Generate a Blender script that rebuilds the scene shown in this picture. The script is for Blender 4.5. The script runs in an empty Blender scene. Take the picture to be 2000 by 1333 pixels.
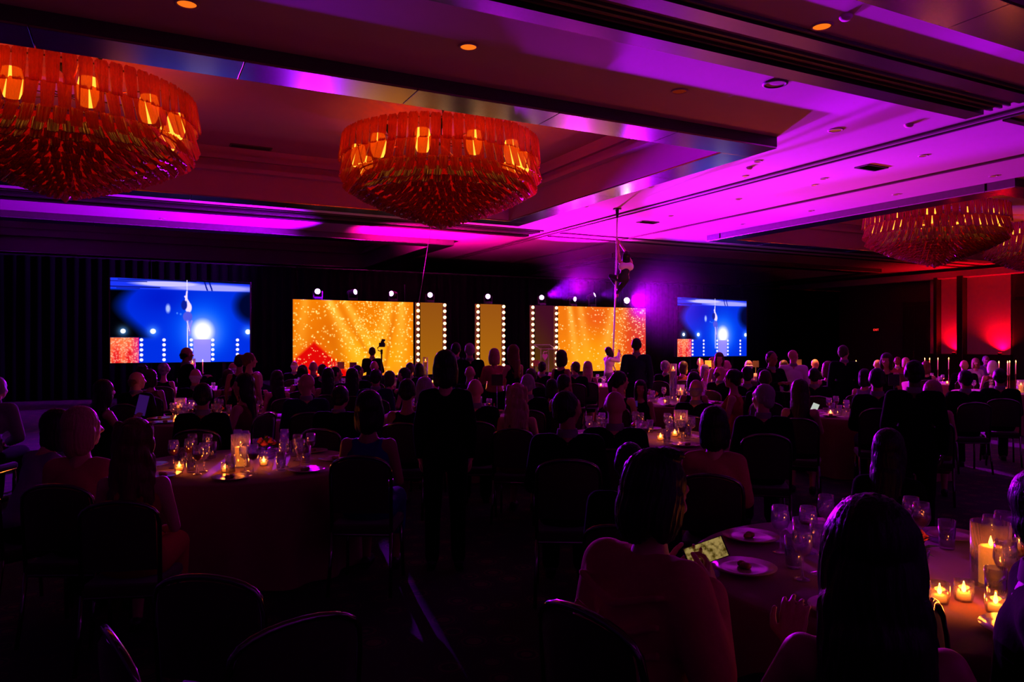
import bpy, bmesh, math, random
import numpy as np
from mathutils import Vector, Matrix, Euler

# ------------------------------------------------------------------ camera, world, exposure, stage light
SC = bpy.context.scene
COL = SC.collection
RX = random.Random(7)
FPX = 1452.0            # focal length in pixels of a 2000 px wide frame
HZ = 669.0              # horizon row
HC = 1.72               # eye height
TH = math.radians(27.0) # the room is turned 27 degrees against the view
CT, ST = math.cos(TH), math.sin(TH)

cam_d = bpy.data.cameras.new('camera')
cam_d.sensor_width = 36.0
cam_d.lens = 36.0 * FPX / 2000.0
cam_d.shift_y = (HZ - 666.5) / 2000.0
cam_d.clip_end = 200
cam = bpy.data.objects.new('camera', cam_d)
cam.location = (0, 0, HC)
cam.rotation_euler = (math.pi / 2, 0, -TH)
COL.objects.link(cam)
SC.camera = cam

SC.view_settings.view_transform = 'Standard'
SC.view_settings.look = 'None'
SC.view_settings.gamma = 1.0
SC.view_settings.use_curve_mapping = False
SC.view_settings.exposure = -0.28
SC.cycles.max_bounces = 7; SC.cycles.diffuse_bounces = 3; SC.cycles.glossy_bounces = 3; SC.cycles.transparent_max_bounces = 12
w = bpy.data.worlds.new('world'); SC.world = w
w.use_nodes = True
w.node_tree.nodes['Background'].inputs[0].default_value = (0.0, 0.0, 0.0, 1)
w.node_tree.nodes['Background'].inputs[1].default_value = 0.0


def at(x, Z, h):
    """photo column x at depth Z and height h -> room coordinates"""
    X = (x - 1000.0) / FPX * Z
    return Vector((X * CT + Z * ST, -X * ST + Z * CT, h))


def on_b(x, b, h=0.0):
    """photo column x on the plane y = b"""
    u = (x - 1000.0) / FPX
    return Vector((b * (u * CT + ST) / (CT - u * ST), b, h))


def depth(p):
    return p[0] * ST + p[1] * CT


def scr(p):
    Z = depth(p); X = p[0] * CT - p[1] * ST
    return (1000 + FPX * X / Z, HZ - FPX * (p[2] - HC) / Z)


def on_ceiling(x, y, h=5.3):
    return at(x, FPX * (h - HC) / (HZ - y), h)


STAGE_B = 22.27
# moving-head lamps: photo column, photo row, colour, power, aim point (room), cone (deg), tilt look
VIO = (0.36, 0.0, 1.0); MAG = (0.85, 0.0, 0.85); PINK = (1.0, 0.0, 0.42); BLU = (0.05, 0.02, 1.0)
FIXTURES = [
    (622, 569, VIO, 12000, (-1.5, 9.0, 0.8), 60),
    (691, 571, VIO, 14000, (-1.0, 22.8, 5.3), 110),
    (770, 574, PINK, 9000, (8.2, 22.6, 5.3), 120),
    (842, 576, VIO, 40000, (7.6, 7.0, 4.75), 25),
    (956, 579, (0.6, 0.0, 1.0), 12000, (8.0, 8.0, 1.0), 54),
    (1061, 581, VIO, 44000, (11.8, 7.0, 4.75), 26),
    (1122, 584, MAG, 7500, (13.5, 20.6, 5.3), 118),
    (1160, 578, VIO, 14000, (24.0, 12.0, 5.0), 70),
    (1228, 587, (0.55, 0.0, 1.0), 30000, (14.3, 9.0, 2.6), 66),
]


def spot(name, loc, aim, col, power, cone, blend=1.0, size=0.07):
    d = bpy.data.lights.new(name, 'SPOT')
    d.color = col; d.energy = power; d.spot_size = math.radians(cone); d.spot_blend = blend
    d.shadow_soft_size = size
    o = bpy.data.objects.new(name, d)
    o.location = loc
    o.rotation_euler = (Vector(aim) - Vector(loc)).to_track_quat('-Z', 'Y').to_euler()
    COL.objects.link(o)
    return o


def point(name, loc, col, power, size=0.03):
    d = bpy.data.lights.new(name, 'POINT')
    d.color = col; d.energy = power; d.shadow_soft_size = size
    o = bpy.data.objects.new(name, d); o.location = loc
    COL.objects.link(o)
    return o


FIX_POS = []
for (fx, fy, fc, fp, faim, fcone) in FIXTURES:
    Zf = depth(on_b(fx, STAGE_B - 0.05))
    p = on_b(fx, STAGE_B - 0.05, HC + (HZ - fy) * Zf / FPX)
    FIX_POS.append(p)
    dirv = (Vector(faim) - p).normalized()
    spot('stage_lamp_light', p + dirv * 0.20, faim, fc, fp, fcone, 0.6 if fcone < 30 else 1.0)

# ------------------------------------------------------------------ materials
def mat(name, color, rough=0.6, metal=0.0, noise=0.0, scale=20.0, spec=0.5, sheen=0.0, bump=0.0, trans=0.0, ior=1.45, emis=None, estr=0.0):
    m = bpy.data.materials.new(name); m.use_nodes = True
    nt = m.node_tree; b = nt.nodes['Principled BSDF']
    b.inputs['Base Color'].default_value = (*color, 1)
    b.inputs['Roughness'].default_value = rough
    b.inputs['Metallic'].default_value = metal
    b.inputs['Specular IOR Level'].default_value = spec
    b.inputs['Transmission Weight'].default_value = trans
    b.inputs['IOR'].default_value = ior
    b.inputs['Sheen Weight'].default_value = sheen
    if emis:
        b.inputs['Emission Color'].default_value = (*emis, 1)
        b.inputs['Emission Strength'].default_value = estr
    if noise > 0 or bump > 0:
        tc = nt.nodes.new('ShaderNodeTexCoord')
        n = nt.nodes.new('ShaderNodeTexNoise')
        n.inputs['Scale'].default_value = scale; n.inputs['Detail'].default_value = 4
        nt.links.new(tc.outputs['Object'], n.inputs['Vector'])
        if noise > 0:
            r = nt.nodes.new('ShaderNodeValToRGB')
            r.color_ramp.elements[0].color = (*[c * (1 - noise) for c in color], 1)
            r.color_ramp.elements[1].color = (*[min(1, c * (1 + noise)) for c in color], 1)
            nt.links.new(n.outputs['Fac'], r.inputs['Fac'])
            nt.links.new(r.outputs['Color'], b.inputs['Base Color'])
        if bump > 0:
            bp = nt.nodes.new('ShaderNodeBump')
            bp.inputs['Strength'].default_value = bump; bp.inputs['Distance'].default_value = 0.01
            nt.links.new(n.outputs['Fac'], bp.inputs['Height'])
            nt.links.new(bp.outputs['Normal'], b.inputs['Normal'])
    return m


def emit(name, color, strength):
    m = bpy.data.materials.new(name); m.use_nodes = True
    nt = m.node_tree; nt.nodes.clear()
    o = nt.nodes.new('ShaderNodeOutputMaterial'); e = nt.nodes.new('ShaderNodeEmission')
    e.inputs[0].default_value = (*color, 1); e.inputs[1].default_value = strength
    nt.links.new(e.outputs[0], o.inputs[0])
    return m


def emit_attr(name, strength):
    m = bpy.data.materials.new(name); m.use_nodes = True
    nt = m.node_tree; nt.nodes.clear()
    o = nt.nodes.new('ShaderNodeOutputMaterial'); e = nt.nodes.new('ShaderNodeEmission')
    a = nt.nodes.new('ShaderNodeAttribute'); a.attribute_name = 'picture'
    nt.links.new(a.outputs['Color'], e.inputs[0]); e.inputs[1].default_value = strength
    nt.links.new(e.outputs[0], o.inputs[0])
    return m


def amber_glass(name, col, gloss=0.08, clear=0.2):
    m = bpy.data.materials.new(name); m.use_nodes = True
    nt = m.node_tree; nt.nodes.clear()
    o = nt.nodes.new('ShaderNodeOutputMaterial')
    tl = nt.nodes.new('ShaderNodeBsdfTranslucent'); tl.inputs[0].default_value = (*col, 1)
    df = nt.nodes.new('ShaderNodeBsdfDiffuse'); df.inputs[0].default_value = (col[0] * .5, col[1] * .4, col[2] * .5, 1)
    tr = nt.nodes.new('ShaderNodeBsdfTransparent'); tr.inputs[0].default_value = (0.97, 0.55, 0.25, 1)
    gl = nt.nodes.new('ShaderNodeBsdfGlossy'); gl.inputs[0].default_value = (1, 1, 1, 1); gl.inputs[1].default_value = 0.18
    tc = nt.nodes.new('ShaderNodeTexCoord')
    wv = nt.nodes.new('ShaderNodeTexWave'); wv.inputs['Scale'].default_value = 14; wv.inputs['Distortion'].default_value = 0.6
    wv.bands_direction = 'X'
    bp = nt.nodes.new('ShaderNodeBump'); bp.inputs['Strength'].default_value = 0.5; bp.inputs['Distance'].default_value = 0.01
    nt.links.new(tc.outputs['Object'], wv.inputs['Vector']); nt.links.new(wv.outputs['Fac'], bp.inputs['Height'])
    for s in (tl, df, gl): nt.links.new(bp.outputs['Normal'], s.inputs['Normal'])
    m1 = nt.nodes.new('ShaderNodeMixShader'); m1.inputs[0].default_value = 0.25
    nt.links.new(tl.outputs[0], m1.inputs[1]); nt.links.new(df.outputs[0], m1.inputs[2])
    m2 = nt.nodes.new('ShaderNodeMixShader'); m2.inputs[0].default_value = clear
    nt.links.new(m1.outputs[0], m2.inputs[1]); nt.links.new(tr.outputs[0], m2.inputs[2])
    m3 = nt.nodes.new('ShaderNodeMixShader'); m3.inputs[0].default_value = gloss
    nt.links.new(m2.outputs[0], m3.inputs[1]); nt.links.new(gl.outputs[0], m3.inputs[2])
    nt.links.new(m3.outputs[0], o.inputs[0])
    return m


def clear_glass(name, tint=(1, 1, 1), mixv=0.16, rough=0.04, milk=0.0):
    """thin clear glass: light passes straight through, the surface mirrors"""
    m = bpy.data.materials.new(name); m.use_nodes = True
    nt = m.node_tree; nt.nodes.clear()
    o = nt.nodes.new('ShaderNodeOutputMaterial')
    tr = nt.nodes.new('ShaderNodeBsdfTransparent'); tr.inputs[0].default_value = (*tint, 1)
    gl = nt.nodes.new('ShaderNodeBsdfGlossy'); gl.inputs[1].default_value = rough
    lw = nt.nodes.new('ShaderNodeLayerWeight'); lw.inputs[0].default_value = 0.35
    mm = nt.nodes.new('ShaderNodeMath'); mm.operation = 'MULTIPLY_ADD'
    mm.inputs[1].default_value = 0.8; mm.inputs[2].default_value = mixv
    nt.links.new(lw.outputs['Facing'], mm.inputs[0])
    mx = nt.nodes.new('ShaderNodeMixShader')
    nt.links.new(mm.outputs[0], mx.inputs[0])
    nt.links.new(tr.outputs[0], mx.inputs[1]); nt.links.new(gl.outputs[0], mx.inputs[2])
    last = mx
    if milk > 0:
        tl = nt.nodes.new('ShaderNodeBsdfTranslucent'); tl.inputs[0].default_value = (.9, .85, .9, 1)
        m4 = nt.nodes.new('ShaderNodeMixShader'); m4.inputs[0].default_value = milk
        nt.links.new(mx.outputs[0], m4.inputs[1]); nt.links.new(tl.outputs[0], m4.inputs[2]); last = m4
    nt.links.new(last.outputs[0], o.inputs[0])
    return m


def carpet_mat():
    m = bpy.data.materials.new('patterned carpet'); m.use_nodes = True
    nt = m.node_tree; b = nt.nodes['Principled BSDF']; b.inputs['Roughness'].default_value = 0.95
    tc = nt.nodes.new('ShaderNodeTexCoord')
    vo = nt.nodes.new('ShaderNodeTexVoronoi'); vo.inputs['Scale'].default_value = 4.2; vo.inputs['Randomness'].default_value = 0.45
    nt.links.new(tc.outputs['Object'], vo.inputs['Vector'])
    r = nt.nodes.new('ShaderNodeValToRGB'); r.color_ramp.interpolation = 'CONSTANT'
    cr = r.color_ramp
    cr.elements[0].position = 0.0; cr.elements[0].color = (0.13, 0.04, 0.03, 1)
    cr.elements[1].position = 0.20; cr.elements[1].color = (0.006, 0.003, 0.003, 1)
    for pos, c in ((0.27, (0.10, 0.03, 0.025, 1)), (0.33, (0.006, 0.003, 0.003, 1)), (0.37, (0.05, 0.015, 0.012, 1)), (0.40, (0.005, 0.0025, 0.003, 1))):
        e = cr.elements.new(pos); e.color = c
    nt.links.new(vo.outputs['Distance'], r.inputs['Fac'])
    n = nt.nodes.new('ShaderNodeTexNoise'); n.inputs['Scale'].default_value = 260
    nt.links.new(tc.outputs['Object'], n.inputs['Vector'])
    mx = nt.nodes.new('ShaderNodeMixRGB'); mx.blend_type = 'MULTIPLY'; mx.inputs[0].default_value = 0.9
    nt.links.new(r.outputs['Color'], mx.inputs[1]); nt.links.new(n.outputs['Fac'], mx.inputs[2])
    nt.links.new(mx.outputs['Color'], b.inputs['Base Color'])
    return m


M = {
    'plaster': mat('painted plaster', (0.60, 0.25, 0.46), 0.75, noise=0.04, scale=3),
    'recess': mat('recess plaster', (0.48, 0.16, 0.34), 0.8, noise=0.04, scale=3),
    'mirror': mat('polished metal panel', (0.42, 0.30, 0.44), 0.20, 1.0, noise=0.06, scale=2),
    'track': mat('dark track metal', (0.05, 0.03, 0.03), 0.35, 0.6, noise=0.2, scale=8),
    'groove': mat('dark groove', (0.10, 0.06, 0.07), 0.6, 0.2, noise=0.2, scale=8),
    'carpet': carpet_mat(),
    'wallred': mat('wall fabric', (0.55, 0.45, 0.42), 0.9, noise=0.08, scale=12),
    'walldark': mat('dark wall', (0.05, 0.035, 0.035), 0.8, noise=0.2, scale=6),
    'post': mat('dark wood post', (0.03, 0.015, 0.012), 0.4, noise=0.3, scale=10),
    'drape': mat('black velour drape', (0.0016, 0.0014, 0.002), 0.95, noise=0.3, scale=40, spec=0.02),
    'blackmetal': mat('black metal', (0.012, 0.012, 0.014), 0.4, 0.3, noise=0.2, scale=30),
    'blackplastic': mat('black plastic', (0.015, 0.015, 0.016), 0.45, noise=0.2, scale=30),
    'stage': mat('black stage deck', (0.015, 0.014, 0.015), 0.5, noise=0.3, scale=10),
    'chrome': mat('polished frame', (0.22, 0.20, 0.20), 0.12, 1.0, noise=0.05, scale=10),
    'brass': mat('dull bronze', (0.20, 0.10, 0.05), 0.35, 0.9, noise=0.2, scale=20),
    'amber': amber_glass('amber ribbed glass', (0.75, 0.13, 0.06), 0.05, 0.45),
    'crystal': amber_glass('amber crystal', (0.55, 0.05, 0.07), 0.12, 0.03),
    'blocker': amber_glass('dark red glass liner', (0.45, 0.02, 0.02), 0.03, 0.0),  # for the added light-blocking bowl under the bulbs
    'glass': clear_glass('clear glass', mixv=0.18, rough=0.09, milk=0.02),
    'acrylic': clear_glass('clear acrylic', mixv=0.10),
    'cloth': mat('damask tablecloth', (0.22, 0.05, 0.05), 0.85, noise=0.15, scale=9, sheen=0.2),
    'plate': mat('glazed china', (0.40, 0.26, 0.24), 0.2, noise=0.03, scale=10),
    'food': mat('plated dessert', (0.30, 0.10, 0.06), 0.6, noise=0.5, scale=60, bump=0.4),
    'napkin': mat('folded napkin', (0.45, 0.25, 0.30), 0.9, noise=0.1, scale=30, bump=0.2),
    'wax': mat('glowing candle wax', (0.9, 0.55, 0.25), 0.5, noise=0.05, scale=20, emis=(1.0, 0.28, 0.03), estr=0.9),  # own emission stands for the flame's glow through the wax
    'ivory': mat('ivory taper wax', (0.7, 0.55, 0.45), 0.5, noise=0.05, scale=20),
    'flame': emit('candle flame', (1.0, 0.42, 0.06), 22.0),
    'wine': mat('red wine', (0.12, 0.005, 0.02), 0.05, noise=0.1, scale=5),
    'water': clear_glass('still water', (0.9, 0.9, 0.95), 0.08),
    'chairpad': mat('chair upholstery', (0.022, 0.006, 0.005), 0.85, noise=0.3, scale=50, sheen=0.2),
    'bulb': emit('warm globe bulb', (1.0, 0.62, 0.24), 6.0),
    'bulb_hot': emit('bright globe bulb', (1.0, 0.55, 0.12), 14.0),
    'filament': emit('chandelier lamp shade', (1.0, 0.30, 0.025), 3.2),
    'paper': mat('printed card', (0.8, 0.78, 0.72), 0.8, noise=0.05, scale=40),
    'greens': mat('foliage', (0.02, 0.06, 0.02), 0.6, noise=0.4, scale=40),
    'rose': mat('rose petals', (0.5, 0.06, 0.05), 0.7, noise=0.3, scale=50),
}
EMBER = emit('lit downlight', (1.0, 0.17, 0.01), 1.35)
EMBER_DIM = emit('dim downlight', (1.0, 0.06, 0.02), 0.16)
PINKGL = emit('faint downlight', (1.0, 0.15, 0.10), 0.35)

# ------------------------------------------------------------------ mesh helpers
class MB:
    def __init__(s): s.v = []; s.f = []
    def add(s, vs, fs):
        o = len(s.v); s.v += [tuple(v) for v in vs]; s.f += [tuple(i + o for i in f) for f in fs]; return s
    def box(s, c, d, rot=None):
        vs = []
        for i in range(8):
            q = Vector(((-.5 if i & 1 == 0 else .5) * d[0], (-.5 if i & 2 == 0 else .5) * d[1], (-.5 if i & 4 == 0 else .5) * d[2]))
            if rot is not None: q = rot @ q
            vs.append(q + Vector(c))
        return s.add(vs, [(0, 2, 3, 1), (4, 5, 7, 6), (0, 1, 5, 4), (2, 6, 7, 3), (0, 4, 6, 2), (1, 3, 7, 5)])
    def rbox(s, c, d, bev=0.01, rot=None):
        bm = bmesh.new(); bmesh.ops.create_cube(bm, size=1.0)
        for v in bm.verts: v.co = Vector((v.co.x * d[0], v.co.y * d[1], v.co.z * d[2]))
        bmesh.ops.bevel(bm, geom=bm.edges[:], offset=bev, segments=2, affect='EDGES', profile=0.5)
        bm.verts.ensure_lookup_table()
        vs = [((rot @ v.co) if rot is not None else v.co) + Vector(c) for v in bm.verts]
        fs = [[v.index for v in f.verts] for f in bm.faces]; bm.free()
        return s.add(vs, fs)
    def tube(s, p0, p1, r0, r1=None, n=10, caps=True):
        r1 = r0 if r1 is None else r1
        p0 = Vector(p0); p1 = Vector(p1); d = (p1 - p0)
        q = d.to_track_quat('Z', 'Y').to_matrix()
        vs = []
        for (p, r) in ((p0, r0), (p1, r1)):
            for i in range(n):
                a = 2 * math.pi * i / n
                vs.append(p + q @ Vector((r * math.cos(a), r * math.sin(a), 0)))
        fs = [(i, (i + 1) % n, n + (i + 1) % n, n + i) for i in range(n)]
        if caps: fs += [tuple(range(n - 1, -1, -1)), tuple(range(n, 2 * n))]
        return s.add(vs, fs)
    def path(s, pts, r, n=8):
        pts = [Vector(p) for p in pts]
        rings = []
        for i, p in enumerate(pts):
            t = (pts[min(i + 1, len(pts) - 1)] - pts[max(i - 1, 0)]).normalized()
            q = t.to_track_quat('Z', 'Y').to_matrix()
            rr = r[i] if isinstance(r, (list, tuple)) else r
            rings.append([p + q @ Vector((rr * math.cos(2 * math.pi * k / n), rr * math.sin(2 * math.pi * k / n), 0)) for k in range(n)])
        vs = [v for R in rings for v in R]; fs = []
        for i in range(len(pts) - 1):
            for k in range(n):
                fs.append((i * n + k, i * n + (k + 1) % n, (i + 1) * n + (k + 1) % n, (i + 1) * n + k))
        fs += [tuple(range(n - 1, -1, -1)), tuple(range((len(pts) - 1) * n, len(pts) * n))]
        return s.add(vs, fs)
    def lathe(s, prof, n=20, c=(0, 0, 0)):
        vs = []; fs = []; c = Vector(c)
        for (r, z) in prof:
            for k in range(n):
                a = 2 * math.pi * k / n
                vs.append(c + Vector((r * math.cos(a), r * math.sin(a), z)))
        for i in range(len(prof) - 1):
            for k in range(n):
                fs.append((i * n + k, i * n + (k + 1) % n, (i + 1) * n + (k + 1) % n, (i + 1) * n + k))
        return s.add(vs, fs)
    def ball(s, c, r, nu=12, nv=8, rot=None):
        if not isinstance(r, (tuple, list)): r = (r, r, r)
        c = Vector(c); vs = []; fs = []
        for j in range(nv + 1):
            t = math.pi * j / nv
            for k in range(nu):
                a = 2 * math.pi * k / nu
                q = Vector((r[0] * math.sin(t) * math.cos(a), r[1] * math.sin(t) * math.sin(a), -r[2] * math.cos(t)))
                if rot is not None: q = rot @ q
                vs.append(c + q)
        for j in range(nv):
            for k in range(nu):
                fs.append((j * nu + k, j * nu + (k + 1) % nu, (j + 1) * nu + (k + 1) % nu, (j + 1) * nu + k))
        return s.add(vs, fs)
    def caps(s, p0, p1, r0, r1, n=12):
        """tapered capsule"""
        p0 = Vector(p0); p1 = Vector(p1); d = p1 - p0; L = max(d.length, 1e-5)
        q = d.to_track_quat('Z', 'Y').to_matrix()
        prof = []
        for j in range(5):
            t = -math.pi / 2 + math.pi / 2 * j / 4
            prof.append((r0 * math.cos(t), r0 * math.sin(t)))
        for j in range(5):
            t = math.pi / 2 * j / 4
            prof.append((r1 * math.cos(t), L + r1 * math.sin(t)))
        vs = []; fs = []
        for (r, z) in prof:
            r = max(r, 1e-4)
            for k in range(n):
                a = 2 * math.pi * k / n
                vs.append(p0 + q @ Vector((r * math.cos(a), r * math.sin(a), z)))
        for i in range(len(prof) - 1):
            for k in range(n):
                fs.append((i * n + k, i * n + (k + 1) % n, (i + 1) * n + (k + 1) % n, (i + 1) * n + k))
        fs += [tuple(range(n - 1, -1, -1)), tuple(range((len(prof) - 1) * n, len(prof) * n))]
        return s.add(vs, fs)
    def mesh(s, name, smooth=False):
        me = bpy.data.meshes.new(name); me.from_pydata(s.v, [], s.f); me.update()
        if smooth: me.polygons.foreach_set('use_smooth', [True] * len(me.polygons))
        return me
    def build(s, name, m=None, parent=None, loc=None, smooth=False, rz=None):
        me = s.mesh(name, smooth)
        return put(name, me, m, parent, loc, rz)


def put(name, me, m=None, parent=None, loc=None, rz=None, scale=None):
    o = bpy.data.objects.new(name, me)
    COL.objects.link(o)
    if m is not None:
        if len(me.materials) == 0: me.materials.append(m)
        o.material_slots[0].link = 'OBJECT'; o.material_slots[0].material = m
    if parent is not None: o.parent = parent
    if loc is not None: o.location = loc
    if rz is not None: o.rotation_euler = (0, 0, rz) if not isinstance(rz, (tuple, list, Euler)) else rz
    if scale is not None: o.scale = (scale,) * 3 if not isinstance(scale, (tuple, list)) else scale
    return o


def tag(o, label=None, cat=None, group=None, kind=None):
    if label: o['label'] = label
    if cat: o['category'] = cat
    if group: o['group'] = group
    if kind: o['kind'] = kind
    return o


def thing(name, loc, rz=0.0, label=None, cat=None, group=None, scale=1.0):
    o = bpy.data.objects.new(name, None); COL.objects.link(o)
    o.empty_display_size = 0.1
    o.location = loc; o.rotation_euler = (0, 0, rz); o.scale = (scale,) * 3
    return tag(o, label, cat, group)


def copy_tree(o, parent=None):
    c = o.copy(); COL.objects.link(c); c.parent = parent
    for ch in o.children: copy_tree(ch, c)
    return c


def struct(name, mb, m, smooth=False, parent=None):
    o = mb.build(name, m, parent, smooth=smooth) if isinstance(mb, MB) else put(name, mb, m, parent)
    if parent is None: o['kind'] = 'structure'
    return o


def fuse(mb, voxel, smooth=4, factor=0.5):
    """union of overlapping solids as one continuous smooth skin"""
    me = mb.mesh('tmp')
    o = bpy.data.objects.new('tmp', me); COL.objects.link(o)
    r = o.modifiers.new('r', 'REMESH'); r.mode = 'VOXEL'; r.voxel_size = voxel; r.use_smooth_shade = True
    if smooth:
        sm = o.modifiers.new('s', 'SMOOTH'); sm.iterations = smooth; sm.factor = factor
    dg = bpy.context.evaluated_depsgraph_get()
    out = bpy.data.meshes.new_from_object(o.evaluated_get(dg))
    bpy.data.objects.remove(o); bpy.data.meshes.remove(me)
    out.polygons.foreach_set('use_smooth', [True] * len(out.polygons))
    return out


def join_meshes(name, meshes):
    bm = bmesh.new()
    for me in meshes: bm.from_mesh(me)
    out = bpy.data.meshes.new(name); bm.to_mesh(out); bm.free()
    out.polygons.foreach_set('use_smooth', [True] * len(out.polygons))
    return out


ORD = ['leftmost', 'second', 'third', 'fourth', 'fifth', 'sixth', 'seventh', 'eighth', 'ninth', 'tenth', 'eleventh', 'twelfth', 'thirteenth', 'fourteenth', 'fifteenth', 'sixteenth', 'seventeenth', 'eighteenth', 'nineteenth', 'twentieth']

DEBUG = False

# ------------------------------------------------------------------ the room
A0, A1, B0, B1 = -8.4, 35.5, -7.0, 36.5
HCEIL, HLIP, HREC = 5.3, 5.1, 6.3
struct('floor', MB().box(((A0 + A1) / 2, (B0 + B1) / 2, -0.05), (A1 - A0, B1 - B0, 0.1)), M['carpet'])

TRAY_A = [(-5.4, 10.0), (17.1, 32.5)]
TRAY_B = [(-5.2, 5.0), (9.45, 19.2), (24.1, 33.85)]
LIPW = 0.65
ga = sorted({A0, A1} | {x for t in TRAY_A for x in t}); gb = sorted({B0, B1} | {x for t in TRAY_B for x in t})
cm = MB()
for i in range(len(ga) - 1):
    for j in range(len(gb) - 1):
        ca, cb = (ga[i] + ga[i + 1]) / 2, (gb[j] + gb[j + 1]) / 2
        if any(t[0] < ca < t[1] for t in TRAY_A) and any(t[0] < cb < t[1] for t in TRAY_B): continue
        cm.box((ca, cb, HCEIL + 0.06), (ga[i + 1] - ga[i], gb[j + 1] - gb[j], 0.12))
ceiling = struct('ceiling', cm, M['plaster'])
n = 0
for (a0, a1) in TRAY_A:
    for (b0, b1) in TRAY_B:
        n += 1
        ia0, ia1, ib0, ib1 = a0 + LIPW, a1 - LIPW, b0 + LIPW, b1 - LIPW
        rm = MB()
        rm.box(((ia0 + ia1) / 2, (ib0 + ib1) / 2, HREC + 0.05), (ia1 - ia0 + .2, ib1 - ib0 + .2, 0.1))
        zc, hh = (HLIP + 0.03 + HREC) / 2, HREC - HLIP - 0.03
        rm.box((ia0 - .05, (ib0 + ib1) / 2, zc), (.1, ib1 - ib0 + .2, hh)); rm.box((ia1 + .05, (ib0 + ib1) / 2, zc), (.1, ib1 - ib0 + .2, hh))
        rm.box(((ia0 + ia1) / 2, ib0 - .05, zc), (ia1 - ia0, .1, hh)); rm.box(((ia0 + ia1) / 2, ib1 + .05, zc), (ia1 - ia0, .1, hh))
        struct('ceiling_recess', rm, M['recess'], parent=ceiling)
        # stepped riser inside the recess
        st = MB()
        for (zz, ww) in ((5.75, .22), (6.05, .10)):
            st.box(((ia0 + ia1) / 2, ib1 - ww / 2, zz), (ia1 - ia0, ww, .10)); st.box(((ia0 + ia1) / 2, ib0 + ww / 2, zz), (ia1 - ia0, ww, .10))
            st.box((ia1 - ww / 2, (ib0 + ib1) / 2, zz), (ww, ib1 - ib0, .10)); st.box((ia0 + ww / 2, (ib0 + ib1) / 2, zz), (ww, ib1 - ib0, .10))
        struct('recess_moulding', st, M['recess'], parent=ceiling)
        # dropped frame around the recess, clad below with polished panels
        fr = MB(); zf, hf = (HLIP + .03 + HCEIL) / 2, HCEIL - HLIP - .03
        fr.box(((a0 + a1) / 2, b0 + LIPW / 2 - .03, zf), (a1 - a0, LIPW - .06, hf)); fr.box(((a0 + a1) / 2, b1 - LIPW / 2 + .03, zf), (a1 - a0, LIPW - .06, hf))
        fr.box((a0 + LIPW / 2 - .03, (b0 + b1) / 2, zf), (LIPW - .06, b1 - b0 - 2 * LIPW, hf)); fr.box((a1 - LIPW / 2 + .03, (b0 + b1) / 2, zf), (LIPW - .06, b1 - b0 - 2 * LIPW, hf))
        f = struct('trim_%d' % n, fr, M['groove'])
        npa = max(1, round((a1 - a0) / 2.2)); npb = max(1, round((b1 - b0 - 2 * LIPW) / 2.2))
        la, lb = (a1 - a0) / npa, (b1 - b0 - 2 * LIPW) / npb
        pa = MB().rbox((0, 0, 0), (la - .012, LIPW, .03), .004).mesh('panel'); pb = MB().rbox((0, 0, 0), (LIPW, lb - .012, .03), .004).mesh('panel')
        for k in range(npa):
            for bb in (b0 + LIPW / 2, b1 - LIPW / 2): put('panel', pa, M['mirror'], f, (a0 + la * (k + .5), bb, HLIP + .014))
        for k in range(npb):
            for aa in (a0 + LIPW / 2, a1 - LIPW / 2): put('panel', pb, M['mirror'], f, (aa, b0 + LIPW + lb * (k + .5), HLIP + .014))

# folding-wall tracks under the soffit
for z0 in (6.08, 20.75):
    n += 1
    tr = MB()
    for (o0, wd, dp) in ((.12, .26, .07), (.90, .28, .09)):
        tr.box(((A0 + 11.6) / 2, z0 + o0 + .02, HCEIL - dp / 2), (11.6 - A0, wd, dp))
    t = struct('trim_%d' % n, tr, M['track'])
    for o0 in (-.03, .28, .46, .58, .72, 1.06):
        MB().box(((A0 + 11.7) / 2, z0 + o0, HCEIL - .02), (11.7 - A0, .035, .04)).build('track_rail', M['groove'], t)
    n += 1
    tr = MB()
    for o0 in (.12, .90):
        tr.box(((12.4 + A1) / 2, z0 + o0, HCEIL - .02), (A1 - 12.4, .12, .04))
    t = struct('trim_%d' % n, tr, M['track'])
for a in (12.05, 15.1):
    n += 1
    tr = MB(); tr.box((a, (B0 + B1) / 2, HCEIL - .02), (.09, B1 - B0, .04)); 
    t = struct('trim_%d' % n, tr, M['groove'])
    if a < 13: MB().box((a + .26, (B0 + B1) / 2, HCEIL - .015), (.05, B1 - B0, .03)).build('track_rail', M['groove'], t)

# walls
struct('wall_left', MB().box((A0 - .1, (B0 + B1) / 2, HREC / 2), (.2, B1 - B0, HREC)), M['walldark'])
struct('wall_back', MB().box(((A0 + A1) / 2, B1 + .1, HREC / 2), (A1 - A0 + .4, .2, HREC)), M['walldark'])
struct('wall_front', MB().box(((A0 + A1) / 2, B0 - .1, HREC / 2), (A1 - A0 + .4, .2, HREC)), M['walldark'])
wr = struct('wall_right', MB().box((A1 + .1, (B0 + B1) / 2, HREC / 2), (.2, B1 - B0, HREC)), M['walldark'])
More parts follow.
